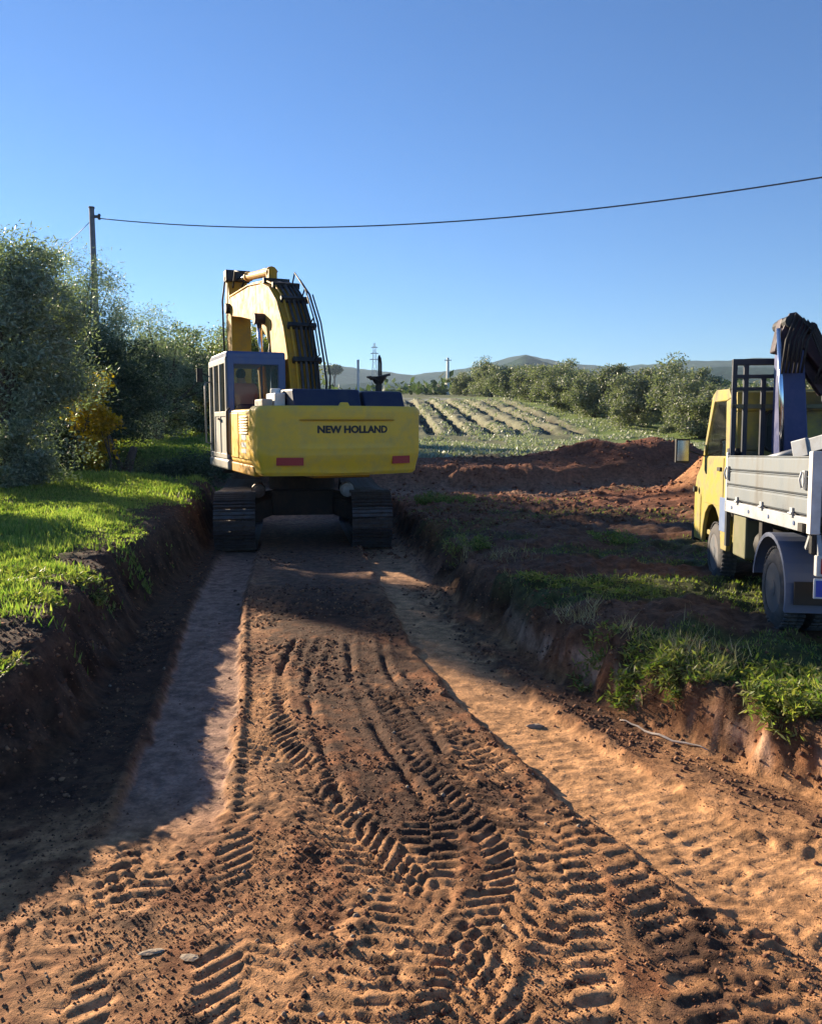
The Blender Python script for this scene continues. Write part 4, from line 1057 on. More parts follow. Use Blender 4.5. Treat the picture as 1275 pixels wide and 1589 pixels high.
# antenna + exhaust
mb = MB(); mb.tube([(.40, -2.1, 2.4), (.40, -2.1, 3.22)], .022, 8); mb.tube([(.33, -2.1, 2.4), (.33, -2.1, 2.75)], .01, 6); H(mb, 'antenna', M['white'])
mb = MB(); mb.tube([(1.0, -1.5, 2.6), (1.0, -1.5, 2.86)], .055, 12)
mb.tube([(1.0, -1.5, 2.86), (1.0, -1.5, 2.98)], [.07, .15], 12); mb.box(.86, 1.2, -1.58, -1.42, 2.96, 3.0, Matrix.Rotation(R(-14), 4, 'Y')); mb.box(.80, 1.0, -1.6, -1.42, 2.93, 2.96, Matrix.Rotation(R(18), 4, 'Y'))
H(mb, 'exhaust_pipe', M['black'])
# handrail with mirror, right side
mb = MB(); mb.tube([(1.30, -.75, 2.4), (1.30, -.75, 3.30), (1.31, -.72, 3.38), (1.36, -.62, 3.42), (1.42, -.52, 3.38), (1.44, -.50, 3.30), (1.44, -.50, 2.3)], .020, 8)
mb.tube([(1.30, -.75, 2.95), (1.44, -.5, 2.95)], .016, 6); mb.tube([(1.30, -.75, 2.7), (1.44, -.5, 2.7)], .016, 6); H(mb, 'handrail', M['black'], smooth=True)
mb = MB(); mb.box(.62, 1.33, -.10, 1.5, 1.47, 2.35); H(mb, 'fuel_tank', M['yellow'], .05)
# cab
cx0, cx1, cy0, cy1, cz0, cz1 = -1.40, -.30, -.06, 1.78, 1.50, 3.47
cab = MB(); t = .09
def post(m, x, y, z0, z1, dx=.09, dy=.09): m.box(x - dx / 2, x + dx / 2, y - dy / 2, y + dy / 2, z0, z1)
# roof w/ rounded front
cab.prism([(cy0, cz1 - .13), (cy0, cz1 - .02), (cy0 + .03, cz1), (cy1 - .35, cz1), (cy1 - .12, cz1 - .06), (cy1, cz1 - .2), (cy1 - .08, cz1 - .2), (cy1 - .2, cz1 - .13)], cx0, cx1)
cab.box(cx0, cx1, cy0, cy0 + .07, cz0, cz0 + .78)                     # rear lower panel
cab.box(cx0, cx1, cy0, cy1, cz0, cz0 + .08)
cabo = H(cab, 'cab_shell', M['cabshade'], .03)
mb = MB()
mb.prism([(cy0, cz0 + .75), (cy0 + .10, cz0 + .75), (cy0 + .10, cz1 - .1), (cy0, cz1 - .1)], cx0 + .02, cx0 + .14)
mb.prism([(cy0, cz0 + .75), (cy0 + .10, cz0 + .75), (cy0 + .10, cz1 - .1), (cy0, cz1 - .1)], cx1 - .14, cx1 - .0)
mb.box(cx0 + .12, cx1 - .12, cy0, cy0 + .06, cz1 - .24, cz1 - .1); mb.box(cx1 - .28, cx1 - .24, cy0 + .8, cy0 + .84, cz0, cz1 - .1)
H(mb, 'rear_window_frame', M['cabshade'], .02)
mb = MB(); mb.box(cx0 + .12, cx1 - .12, cy0 + .025, cy0 + .035, cz0 + .76, cz1 - .22); H(mb, 'rear_window', M['glass'])
# left side: door frame posts, glass, lower panel
mb = MB()
for yy in (.03, .62, 1.18, 1.66): mb.box(cx0 - .015, cx0 + .05, yy - .04, yy + .04, cz0 + .02, cz1 - .12)
mb.box(cx0 - .012, cx0 + .04, .0, 1.7, cz1 - .22, cz1 - .1); mb.box(cx0 - .012, cx0 + .04, .0, 1.7, cz0, cz0 + .1); mb.box(cx0 - .014, cx0 + .04, .0, 1.2, cz0 + .78, cz0 + .88)
dr = H(mb, 'door_frame', M['cabside'], .015)
mb = MB(); mb.box(cx0 + .002, cx0 + .02, .64, 1.16, cz0 + .08, cz0 + .78); mb.box(cx0 + .002, cx0 + .02, .06, .6, cz0 + .08, cz0 + .78); mb.build('door_panel', M['cabside'], dr)
for a, b in ((.07, .58), (.66, 1.14), (1.22, 1.62)):
    m2 = MB(); m2.box(cx0 + .006, cx0 + .014, a, b, cz0 + (.88 if b < 1.2 else .1), cz1 - .22); m2.build('side_window', M['glassdusty'], dr)
mb = MB(); mb.box(cx0 - .06, cx0 - .03, .55, .7, cz0 + .72, cz0 + .76); mb.build('door_handle', M['black'], dr)
mb = MB(); mb.tube([(cx0 - .01, 1.6, 1.75), (cx0 - .11, 1.6, 1.78), (cx0 - .11, 1.6, 2.95), (cx0 - .01, 1.6, 2.98)], .018, 8); H(mb, 'grab_rail', M['cabside'], smooth=True)
mb = MB(); mb.tube([(cx0, 1.72, 3.1), (cx0 - .14, 1.78, 3.16)], .015, 6); mb.box(cx0 - .24, cx0 - .12, 1.76, 1.80, 2.98, 3.26); H(mb, 'cab_mirror', M['black'], .01)
# right side and front
mb = MB(); mb.box(cx1 - .05, cx1 + .0, cy0 + .1, cy1 - .1, cz0 + .08, cz0 + .75)
for yy in (.9, 1.66): mb.box(cx1 - .05, cx1, yy - .035, yy + .035, cz0 + .7, cz1 - .12)
H(mb, 'cab_right_panel', M['cabshade'], .01)
mb = MB(); mb.box(cx1 - .03, cx1 - .02, cy0 + .1, cy1 - .1, cz0 + .75, cz1 - .12); H(mb, 'right_window', M['glass'])
mb = MB()
mb.box(cx0 + .02, cx1 - .02, cy1 - .06, cy1 - .0, cz0, cz0 + .15)
for xx in (cx0 + .03, cx1 - .03): mb.box(xx - .03, xx + .03, cy1 - .07, cy1, cz0, cz1 - .15)
H(mb, 'front_frame', M['cabshade'], .01)
mb = MB(); mb.box(cx0 + .06, cx1 - .06, cy1 - .04, cy1 - .03, cz0 + .15, cz1 - .2); H(mb, 'windscreen', M['glass'])
# seat
mb = MB(); mb.box(-1.18, -.68, .42, .95, 2.02, 2.22); mb.box(-1.14, -.72, .34, .44, 2.18, 2.52); mb.box(-1.1, -.75, .5, .9, 1.58, 2.02)
H(mb, 'operator_seat', M['seat'], .04)
# boom
XB = .05; BW = .25
boom_poly = [(-.22, 2.0), (-.16, 2.7), (.02, 3.4), (.34, 4.1), (.82, 4.68), (1.45, 5.06), (2.2, 5.27), (3.4, 5.40), (5.35, 5.44), (5.58, 5.32), (5.60, 5.08), (5.42, 4.94), (4.2, 4.76), (3.0, 4.55), (2.2, 4.30), (1.6, 3.9), (1.15, 3.35), (.85, 2.7), (.62, 2.1), (.45, 1.72), (.15, 1.62), (-.1, 1.72)]
mb = MB(); mb.prism(boom_poly, XB - BW, XB + BW); boom = H(mb, 'boom', M['yellow2'], .02)
mb = MB()   # welded edge flanges along the back
for sx in (-1, 1): mb.tube([(XB + sx * (BW + .01), y - .0, z) for y, z in boom_poly[0:9]], .022, 6)
mb.build('edge_rib', M['yellow2'], boom, smooth=True)
# faded lettering plate on side: pale worn patches
# hoses and pipes over the back of the boom
def off(poly, o_):
    P = []
    for i, (y, z) in enumerate(poly):
        a = poly[max(i - 1, 0)]; b = poly[min(i + 1, len(poly) - 1)]; dx, dz = b[0] - a[0], b[1] - a[1]; l = math.hypot(dx, dz)
        P.append((y - dz / l * o_, z + dx / l * o_))
    return P
back = boom_poly[0:9]
for xo, oo, r_, mt in ((.22, .06, .028, 'black'), (.14, .07, .028, 'black'), (.05, .06, .03, 'steel'), (-.04, .06, .03, 'steel'), (.27, .09, .022, 'black'), (-.14, .05, .022, 'yellow2')):
    mb = MB(); q = off(back, oo + .015 * math.sin(xo * 40)); mb.tube([(XB + xo, y, z) for y, z in q], r_, 8); mb.build('hydraulic_hose', M[mt], boom, smooth=True)
mb = MB(); q = off(back, .20)
mb.tube([(XB + BW + .10, y, z) for y, z in [(-.25, 2.1), (-.36, 3.0)] + [(a - .02, b) for a, b in q[2:6]]], .02, 8); mb.tube([(XB + BW + .17, y, z) for y, z in [(-.22, 2.1), (-.38, 3.1)] + q[2:5]], .016, 8)
mb.build('hydraulic_hose', M['black'], boom, smooth=True)
for i in (1, 2, 3, 4, 5, 6):
    mb = MB(); y, z = off(back, .05)[i]; mb.box(XB - .2, XB + .36, y - .05, y + .05, z - .05, z + .07, Matrix.Rotation(math.atan2(back[i + 1][1] - back[i][1], back[i + 1][0] - back[i][0]), 4, 'X')); mb.build('hose_clamp', M['black'], boom, .008)
for i in (2, 3, 4):   # hooped hose guards standing off the back
    y, z = back[i]; y2, z2 = back[i + 1]; m2 = MB(); nrm = off(back, .34)
    m2.tube([(XB + .2, y, z), (XB + .24, *nrm[i]), (XB + .24, *nrm[i + 1]), (XB + .2, y2, z2)], .016, 6); m2.build('hose_guard', M['black'], boom, smooth=True)
# arm cylinder on top of the boom
mb = MB(); mb.tube([(XB, 2.3, 5.55), (XB, 4.45, 5.80)], .095, 14); mb.tube([(XB, 2.25, 5.54), (XB, 2.32, 5.55)], .12, 12); mb.tube([(XB, 4.4, 5.79), (XB, 4.5, 5.81)], .12, 14); mb.box(XB - .09, XB + .09, 2.15, 2.4, 5.2, 5.58); cy = H(mb, 'arm_cylinder', M['yellow2'], smooth=False)
mb = MB(); mb.tube([(XB, 4.45, 5.80), (XB, 5.72, 5.95)], .05, 12); mb.build('rod', M['chrome'], cy, smooth=True)
mb = MB(); mb.tube([(XB + .2, 2.6, 5.62), (XB + .2, 3.6, 5.86), (XB + .16, 4.5, 5.92), (XB + .12, 5.3, 5.92), (XB + .1, 5.7, 5.75)], .026, 8); mb.tube([(XB - .16, 4.3, 5.86), (XB - .2, 5.0, 6.02), (XB - .14, 5.6, 5.7)], .024, 8); mb.build('hydraulic_hose', M['black'], cy, smooth=True)
# boom lift cylinders
for sx in (-1, 1):
    mb = MB(); a = Vector((XB + sx * (BW + .12), 1.35, 1.75)); b = Vector((XB + sx * (BW + .12), 1.95, 4.45)); mid = a.lerp(b, .62)
    mb.tube([a, mid], .10, 12); mb.tube([a - Vector((.07, 0, 0)), a + Vector((.07, 0, 0))], .13, 12); c_ = H(mb, 'boom_cylinder', M['yellow2'], smooth=False)
    mb = MB(); mb.tube([mid, b], .055, 10); mb.build('rod', M['chrome'], c_, smooth=True)
mb = MB(); mb.tube([(XB - BW - .22, 1.95, 4.45), (XB + BW + .22, 1.95, 4.45)], .12, 14); mb.build('pin', M['black'], boom)
# stick
st_poly = [(5.80, 6.12), (6.02, 6.10), (6.06, 5.2), (6.0, 4.2), (5.86, 3.0), (5.72, 2.3), (5.50, 2.3), (5.42, 3.0), (5.36, 4.2), (5.40, 5.0), (5.62, 5.6)]
mb = MB(); mb.prism(st_poly, XB - .24, XB + .24); stick = H(mb, 'stick', M['yellow2'], .02)
mb = MB(); mb.tube([(XB - .36, 5.5, 5.14), (XB + .36, 5.5, 5.14)], .13, 14); mb.build('pin', M['black'], stick)
mb = MB(); mb.tube([(XB - .3, 5.74, 5.96), (XB + .3, 5.74, 5.96)], .10, 12); mb.box(XB - .30, XB + .30, 5.62, 5.95, 5.88, 6.16); mb.build('pin', M['black'], stick, .01)
mb = MB(); mb.tube([(XB, 6.22, 5.5), (XB, 6.2, 4.0)], .09, 12); mb.build('bucket_cylinder', M['yellow2'], stick)
mb = MB(); mb.tube([(XB, 6.2, 4.0), (XB, 6.05, 2.7)], .045, 10); mb.build('rod', M['chrome'], stick)
mb = MB(); mb.tube([(XB - .28, 5.8, 6.0), (XB - .33, 6.0, 5.4), (XB - .3, 6.1, 4.6), (XB - .28, 6.1, 3.6)], .024, 8); mb.build('hydraulic_hose', M['black'], stick, smooth=True)
for o in list(ex.children):
    if o.name.split('.')[0] in ('boom', 'arm_cylinder', 'boom_cylinder', 'stick'): o.scale[2] = .945; o.location[2] = .105
mb = MB(); mb.tube([(XB, 2.3, 4.2), (XB - .05, 2.5, 3.4), (XB - .1, 2.6, 2.6)], .03, 8); H(mb, 'dangling_hose', M['wire'], smooth=True)
# bucket
bk = [(5.35, 2.35), (5.95, 2.30), (6.25, 1.95), (6.20, 1.45), (5.85, 1.05), (5.35, .92), (4.95, 1.05), (5.3, 1.25), (5.55, 1.6), (5.45, 2.0)]
mb = MB(); mb.prism(bk, XB - .55, XB + .55); bo = H(mb, 'bucket', M['steel'], .02)
for k in range(5):
    m2 = MB(); x = XB - .5 + k * .25; m2.prism([(4.98, 1.02), (4.98, 1.12), (4.75, 1.08)], x - .05, x + .05); m2.build('tooth', M['steel'], bo)

# ------------------------------------------------------------ operator
def skin_obj(name, V, E, rad, m_, parent, lv=2):
    me = bpy.data.meshes.new(name); me.from_pydata(V, E, []); me.materials.append(m_)
    o = link_mesh(name, me, parent); s = o.modifiers.new('skin', 'SKIN'); s.use_smooth_shade = True
    for d_, r_ in zip(me.skin_vertices[0].data, rad): d_.radius = (r_, r_) if not isinstance(r_, tuple) else r_
    me.skin_vertices[0].data[0].use_root = True
    q = o.modifiers.new('subsurf', 'SUBSURF'); q.levels = lv; q.render_levels = lv
    return o
c_, s_ = math.cos(TH_H), math.sin(TH_H)
sx_, sy_ = -.93, .62
seatw = (EX[0] + sx_ * c_ - sy_ * s_, EX[1] + sx_ * s_ + sy_ * c_, 2.30)
pr = thing('person', 'person in a pinkish red shirt sitting at the controls in the excavator cab', 'person', seatw, (0, 0, TH_H))
V = [(0, 0, .10), (0, .02, .28), (-.02, .05, .46), (-.03, .07, .56), (-.04, .09, .64), (-.05, .11, .76), (-.20, .06, .50), (-.30, .12, .28), (-.26, .38, .22), (.17, .06, .50), (.25, .16, .28), (.2, .40, .22),
     (-.10, .12, .08), (-.13, .50, .10), (-.13, .58, -.30), (-.13, .70, -.36), (.10, .12, .08), (.13, .50, .10), (.13, .58, -.30), (.13, .70, -.36)]
E = [(0, 1), (1, 2), (2, 3), (3, 4), (4, 5), (2, 6), (6, 7), (7, 8), (2, 9), (9, 10), (10, 11), (0, 12), (12, 13), (13, 14), (14, 15), (0, 16), (16, 17), (17, 18), (18, 19)]
rad = [(.15, .11), (.14, .11), (.13, .10), .055, .07, .085, .065, .045, .032, .065, .045, .032, .09, .065, .05, .045, .09, .065, .05, .045]
skin_obj('body', V, E, rad, M['skin'], pr)
VS = V[:4] + [V[6], (-.29, .11, .31), V[9], (.24, .15, .31)]; ES = [(0, 1), (1, 2), (2, 3), (2, 4), (4, 5), (2, 6), (6, 7)]
skin_obj('shirt', VS, ES, [(.23, .17), (.22, .17), (.23, .17), .06, .11, .09, .11, .09], M['shirt'], pr)
VT = [V[0]] + V[12:15] + V[16:19]; ET = [(0, 1), (1, 2), (2, 3), (0, 4), (4, 5), (5, 6)]
skin_obj('trousers', VT, ET, [(.17, .12), .105, .08, .065, .105, .08, .065], M['trouser'], pr)
mb = MB(); mb.sphere((-.05, .085, .775), .108, 12, 8, (.9, 1.0, .95)); mb.build('hair', M['hair'], pr, smooth=True)
for sx in (-1, 1):
    mb = MB(); mb.sphere((-.045 + sx * .082, .12, .73), .026, 8, 6, (.5, 1, 1.3)); mb.build('ear', M['skin'], pr, smooth=True)
mb = MB(); mb.sphere((-.055, .205, .735), .02, 8, 6, (1, 1.2, 1.3)); mb.build('nose', M['skin'], pr, smooth=True)

# ------------------------------------------------------------ truck
TRX, TRY = 2.99, 6.70
tz = .45
tr = thing('flatbed_truck', 'small yellow truck with an aluminium dropside bed and a folded crane', 'truck', (TRX, TRY, tz), (R(-2.2), 0, R(-7.4)))
def T(mb, name, m_, bevel=0, smooth=False, parent=None): return mb.build(name, m_, parent or tr, bevel, smooth)
BF, BR = 1.62, -.86
mb = MB(); mb.box(.03, 1.97, BR, BF, .93, .98); mb.box(.55, .66, -.7, 3.2, .62, .82); mb.box(1.34, 1.45, -.7, 3.2, .62, .82)
for yy in (-.6, 0, .6, 1.2): mb.box(.1, 1.9, yy - .04, yy + .04, .82, .93)
T(mb, 'chassis', M['black'], .005)
mb = MB(); mb.box(0, .04, BR, BF, .86, .975)
rail = T(mb, 'side_rail', M['galv'], .005)
for yy in (-.5, .15, .75, 1.35):
    m2 = MB(); m2.tube([(-.008, yy, .915), (0.0, yy, .915)], .018, 8); m2.build('bolt', M['blue'], rail)
def dropside(x, sgn, y0, y1):
    prof = []
    for k in range(3):
        z0 = .985 + k * .147
        m2 = MB(); m2.prism([(x, z0 + .004), (x - sgn * .012, z0 + .018), (x - sgn * .012, z0 + .122), (x - sgn * .002, z0 + .134), (x - sgn * .016, z0 + .14), (x - sgn * .016, z0 + .147), (x + sgn * .025, z0 + .147), (x + sgn * .025, z0 + .004)], y0, y1, 'y')
        T(m2, 'side_plank', M['alu'], .002)
dropside(.015, 1, BR + .05, BF - .03); dropside(1.985, -1, BR + .05, BF - .03)
for k in range(3):
    z0 = .985 + k * .147; m2 = MB(); m2.box(.06, 1.94, BR - .01, BR + .02, z0 + .004, z0 + .145); T(m2, 'tail_plank', M['alu'], .004)
for x in (0, 1.94):
    mb = MB(); mb.box(x - .012, x + .06, BR - .02, BR + .06, .86, 1.46); T(mb, 'corner_post', M['white'], .008)
    mb = MB(); mb.box(x, x + .06, BF - .04, BF + .02, .86, 1.46); T(mb, 'corner_post', M['galv'], .008)
for yy in (-.72,):
    mb = MB(); mb.box(-.03, .0, yy - .05, yy + .05, .87, .93); T(mb, 'latch', M['black'])
mb = MB(); mb.bar((.1, -.6, .86), (.1, -.5, .72), .03, .03); T(mb, 'bracket', M['galv'])
mb = MB(); mb.bar((.1, -.72, .86), (.1, -.78, .68), .03, .03); T(mb, 'bracket', M['galv'])
for yy in (-.45, .35, 1.15):
    m2 = MB(); m2.box(-.014, .004, yy - .03, yy + .03, .955, 1.03); m2.tube([(-.016, yy - .04, .985), (-.016, yy + .04, .985)], .011, 8); T(m2, 'hinge', M['galv'], .002)
for yy in (BR + .14, BF - .12):
    m2 = MB(); m2.box(-.02, 0, yy - .025, yy + .025, 1.18, 1.32); m2.tube([(-.03, yy, 1.19), (-.045, yy, 1.25), (-.03, yy, 1.31)], .009, 6); T(m2, 'latch', M['galv'], .002)
# wheels
def wheel(x, y, wd=.2, r=.335, side=-1, dual=False):
    w_ = thing('tmp', None, None) if False else None
    mb = MB(); prof = [(-wd / 2, r * .62), (-wd / 2 - .005, r * .80), (-wd / 2 + .03, r * .97), (-wd / 4, r), (wd / 4, r), (wd / 2 - .03, r * .97), (wd / 2 + .005, r * .80), (wd / 2, r * .62)]
    n = 36; V = []; F = []
    for k in range(n):
        a = 2 * math.pi * k / n
        for px_, pr_ in prof: V.append((x + px_, y + pr_ * math.cos(a), r + pr_ * math.sin(a)))
    m_ = len(prof)
    for k in range(n):
        for j in range(m_ - 1): F.append((k * m_ + j, k * m_ + j + 1, ((k + 1) % n) * m_ + j + 1, ((k + 1) % n) * m_ + j))
    mb.add(V, F)
    for k in range(44):   # tread blocks
        a = 2 * math.pi * k / 44
        for xx in (-.32, 0, .32):
            c0 = Vector((x + xx * wd * .9, y + (r + .002) * math.cos(a), r + (r + .002) * math.sin(a)))
            mb.box(c0.x - wd * .13, c0.x + wd * .13, c0.y - .014, c0.y + .014, c0.z - .008, c0.z + .008, Matrix.Rotation(a - math.pi / 2, 4, 'X'))
    wo = T(mb, 'wheel', M['tyre'], smooth=True)
    mb = MB(); mb.tube([(x + side * wd * .48, y, r), (x + side * wd * .15, y, r), (x - side * wd * .4, y, r)], [r * .62, r * .5, r * .62], 24); mb.tube([(x + side * wd * .15, y, r), (x + side * wd * .5, y, r)], r * .2, 14)
    mb.build('rim', M['rim'], wo)
    for k in range(6):
        a = k * math.pi / 3; m2 = MB(); m2.tube([(x + side * wd * .12, y + .11 * math.cos(a), r + .11 * math.sin(a)), (x + side * wd * .3, y + .11 * math.cos(a), r + .11 * math.sin(a))], .014, 6); m2.build('bolt', M['galv'], wo)
wheel(.10, 0, .19); wheel(.33, 0, .19); wheel(1.9, 0, .19, side=1); wheel(1.67, 0, .19, side=1)
wheel(.20, 2.52, .19); wheel(1.80, 2.52, .19, side=1)
mb = MB(); mb.tube([(.2, 2.52, .335), (1.8, 2.52, .335)], .05, 10); mb.tube([(.2, 0, .335), (1.8, 0, .335)], .07, 10); mb.sphere((1.0, 0, .335), .17); T(mb, 'axle', M['black'])
# mudguards
def mudguard(x0, x1, y, r, a0, a1, z=.335):
    V = []; F = []; n = 20
    for k in range(n):
        a = R(a0 + (a1 - a0) * k / (n - 1))
        for (x, rr) in ((x0, r - .035), (x0, r), (x1, r), (x1, r - .012), (x0 + .012, r - .012)): V.append((x, y + rr * math.cos(a), z + rr * math.sin(a)))
    for k in range(n - 1):
        for j in range(5): F.append((k * 5 + j, k * 5 + (j + 1) % 5, (k + 1) * 5 + (j + 1) % 5, (k + 1) * 5 + j))
    mb = MB(); mb.add(V, F); T(mb, 'mudguard', M['fender'], smooth=False)
mudguard(-.03, .46, 0, .46, 8, 196); mudguard(1.54, 2.03, 0, .46, -8, 188)
mb = MB(); mb.box(.02, .46, -.50, -.485, .28, .46); T(mb, 'mud_flap', M['black'])
mb = MB(); mb.box(.05, 1.95, -.74, -.68, .70, .86); T(mb, 'rear_beam', M['black'], .01)
# lights, plate
mb = MB(); mb.box(.07, .52, -.80, -.74, .545, .70); lt = T(mb, 'tail_light', M['white'], .01)
mb = MB(); mb.box(.10, .485, -.812, -.80, .565, .68); mb.build('lens', M['red'], lt, .006)
mb = MB(); mb.box(.06, .62, -.79, -.775, .38, .53); pl = T(mb, 'number_plate', M['plate'], .006)
mb = MB(); mb.box(.075, .125, -.7935, -.790, .395, .515); mb.build('blue_band', M['plateblue'], pl)
tt = text_mesh('YA', .115, .001)
for v in tt.vertices: x, y, d = v.co; v.co = (.205 + x * .8, -.791 - abs(d), .455 + y)
tt.materials.append(M['letter']); link_mesh('lettering', tt, pl)
# underbody box, tank
mb = MB(); mb.box(.08, .5, 1.15, 1.60, .42, .85); T(mb, 'tool_box', M['olive'], .02)
mb = MB(); mb.box(.10, .2, .68, .78, .45, .92); mb.tube([(.3, .55, .58), (.3, 1.1, .58)], .16, 14); T(mb, 'fuel_tank', M['black'], .01)
# cab body
prof = [(1.80, .55), (1.74, 1.2), (1.80, 2.02), (1.90, 2.12), (2.45, 2.15), (2.62, 2.10), (2.90, 1.62), (3.08, 1.32), (3.34, 1.18), (3.42, 1.0), (3.44, .62), (3.40, .42), (2.98, .42), (2.94, .60), (2.84, .76), (2.68, .85), (2.50, .88), (2.33, .84), (2.18, .74), (2.09, .58), (2.07, .42), (1.84, .42)]
CW0, CW1 = .07, 1.93
mb = MB()
# side skins with window opening
def side_skin(x0, x1):
    up = [(1.80, .55), (1.74, 1.2), (1.76, 1.42), (3.02, 1.42), (3.08, 1.32), (3.34, 1.18), (3.42, 1.0), (3.44, .62), (3.40, .42), (2.98, .42), (2.94, .60), (2.84, .76), (2.68, .85), (2.50, .88), (2.33, .84), (2.18, .74), (2.09, .58), (2.07, .42), (1.84, .42)]
    mb.prism(up, x0, x1)
    mb.prism([(1.76, 1.42), (1.96, 1.42), (1.99, 2.0), (1.80, 2.02)], x0, x1)
    mb.prism([(1.80, 2.02), (1.99, 2.0), (2.52, 2.02), (2.62, 2.10), (2.45, 2.15), (1.90, 2.12)], x0, x1)
    mb.prism([(2.94, 1.42), (3.02, 1.42), (2.62, 2.10), (2.53, 2.02)], x0, x1)
side_skin(CW0, CW0 + .05); side_skin(CW1 - .05, CW1)
mb.prism([(1.84, 2.06), (1.92, 2.12), (2.45, 2.15), (2.62, 2.10), (2.6, 2.06), (2.45, 2.10), (1.92, 2.08)], CW0 + .05, CW1 - .05)
mb.prism([(2.96, 1.30), (3.08, 1.32), (3.34, 1.18), (3.42, 1.0), (3.44, .62), (3.40, .42), (3.36, .42), (3.38, .98), (3.30, 1.13), (2.96, 1.24)], CW0 + .05, CW1 - .05)
mb.box(CW0 + .05, CW1 - .05, 1.80, 3.0, .5, .56)
# rear wall around two windows
def rw(x0, x1, z0, z1): mb.prism([(1.735 + .008 * abs(z0 - 1.2), z0), (1.785 + .008 * abs(z0 - 1.2), z0), (1.805 if z1 > 1.9 else 1.79, z1), (1.765 if z1 > 1.9 else 1.745, z1)], x0, x1)
rw(CW0 + .05, CW1 - .05, .52, 1.48); rw(CW0 + .05, CW1 - .05, 1.88, 2.08); rw(CW0 + .05, .40, 1.48, 1.88); rw(.74, 1.16, 1.48, 1.88); rw(1.52, CW1 - .05, 1.48, 1.88)
tcab = T(mb, 'cab_body', M['truckyel'], .012)
for x0, x1 in ((.40, .74), (1.16, 1.52)):
    m2 = MB(); m2.tube([(x0, 1.755, 1.52), (x0, 1.755, 1.84), (x0 + .04, 1.755, 1.88), (x1 - .04, 1.755, 1.88), (x1, 1.755, 1.84), (x1, 1.755, 1.52), (x1 - .04, 1.755, 1.48), (x0 + .04, 1.755, 1.48), (x0, 1.755, 1.52)], .02, 6); fr = m2.build('rear_window_seal', M['black'], tr)
    m2 = MB(); m2.box(x0, x1, 1.765, 1.772, 1.48, 1.88); m2.build('rear_window', M['glassdark'], fr)
for x in (CW0 + .02, CW1 - .02):
    m2 = MB(); m2.prism([(1.96, 1.42), (2.94, 1.42), (2.53, 2.02), (1.99, 2.0)], x - .004, x + .004); T(m2, 'side_window', M['glass'])
m2 = MB(); m2.prism([(2.99, 1.36), (3.0, 1.38), (2.62, 2.07), (2.60, 2.06)], CW0 + .06, CW1 - .06); T(m2, 'windscreen', M['glass'])
m2 = MB(); m2.box(CW0 - .008, CW0, 2.0, 2.9, .88, 1.40); T(m2, 'door_panel', M['truckyel'], .004)
m2 = MB(); m2.box(CW0 - .012, CW0 + .0, 1.86, 2.10, .62, .98); T(m2, 'blue_side_patch', M['blue'], .004)  # pale blue patch on the lower cab side
m2 = MB(); m2.box(CW0 - .03, CW0 + .0, 2.06, 2.2, 1.26, 1.30); T(m2, 'door_handle', M['black'], .004)
m2 = MB(); m2.tube([(CW0, 2.98, 1.42), (CW0 - .16, 3.0, 1.48), (CW0 - .22, 3.0, 1.50)], .012, 6); m2.box(CW0 - .32, CW0 - .16, 2.98, 3.05, 1.34, 1.62); mi = T(m2, 'wing_mirror', M['black'], .015)
m2 = MB(); m2.box(CW0 - .305, CW0 - .175, 2.970, 2.979, 1.36, 1.60); m2.build('mirror_glass', M['mirror'], mi)
m2 = MB(); m2.tube([(CW0 - .02, 3.2, 1.02), (CW0 - .06, 3.2, 1.02)], .035, 8); T(m2, 'side_marker', M['black'])
m2 = MB(); m2.box(CW0 - .01, CW1 + .01, 3.40, 3.5, .38, .6); T(m2, 'front_bumper', M['black'], .02)
m2 = MB(); m2.box(.4, .7, 2.0, 2.15, 1.0, 1.75); m2.box(.4, .7, 2.1, 2.5, .95, 1.1); m2.box(1.2, 1.6, 2.0, 2.15, 1.0, 1.75); m2.box(1.2, 1.6, 2.1, 2.5, .95, 1.1); T(m2, 'cab_seats', M['black'], .03)
m2 = MB(); m2.tube([(.58 + .19 * math.cos(a), 2.72 + .05 * math.sin(a), 1.38 + .17 * math.sin(a)) for a in np.linspace(0, 6.28, 16)], .014, 6); T(m2, 'steering_wheel', M['black'])
for k in range(9):    # corrugated flexible air duct behind the cab
    pass
mb = MB(); mb.tube([(.12, 1.70, .8 + .05 * k) for k in range(15)], [.045 if k % 2 else .032 for k in range(15)], 10); T(mb, 'air_duct', M['black'])
mb = MB(); mb.box(.02, .06, 1.63, 1.70, .5, 1.5); T(mb, 'cab_guard_post', M['rack'], .004)
# headache rack
mb = MB(); ry = 1.56
for x in (.02, .13, .30): mb.box(x, x + .045, ry, ry + .045, .98, 2.38 if x < .2 else 2.2)
mb.box(1.93, 1.98, ry, ry + .05, .98, 2.38)
mb.box(.02, 1.98, ry - .004, ry + .054, 2.33, 2.39); mb.box(.02, 1.98, ry - .002, ry + .05, 2.20, 2.235); mb.box(.02, .6, ry - .002, ry + .05, 2.08, 2.11)
rk = T(mb, 'headache_rack', M['rack'], .004)
for k in range(17):
    m2 = MB(); x = .88 + k * .062; m2.box(x, x + .026, ry + .01, ry + .036, 1.95, 2.34); m2.build('rack_bar', M['rack'], rk)
m2 = MB(); m2.box(.02, 1.98, ry + .0, ry + .05, 1.90, 1.94); m2.build('cross_bar', M['olive'], rk)
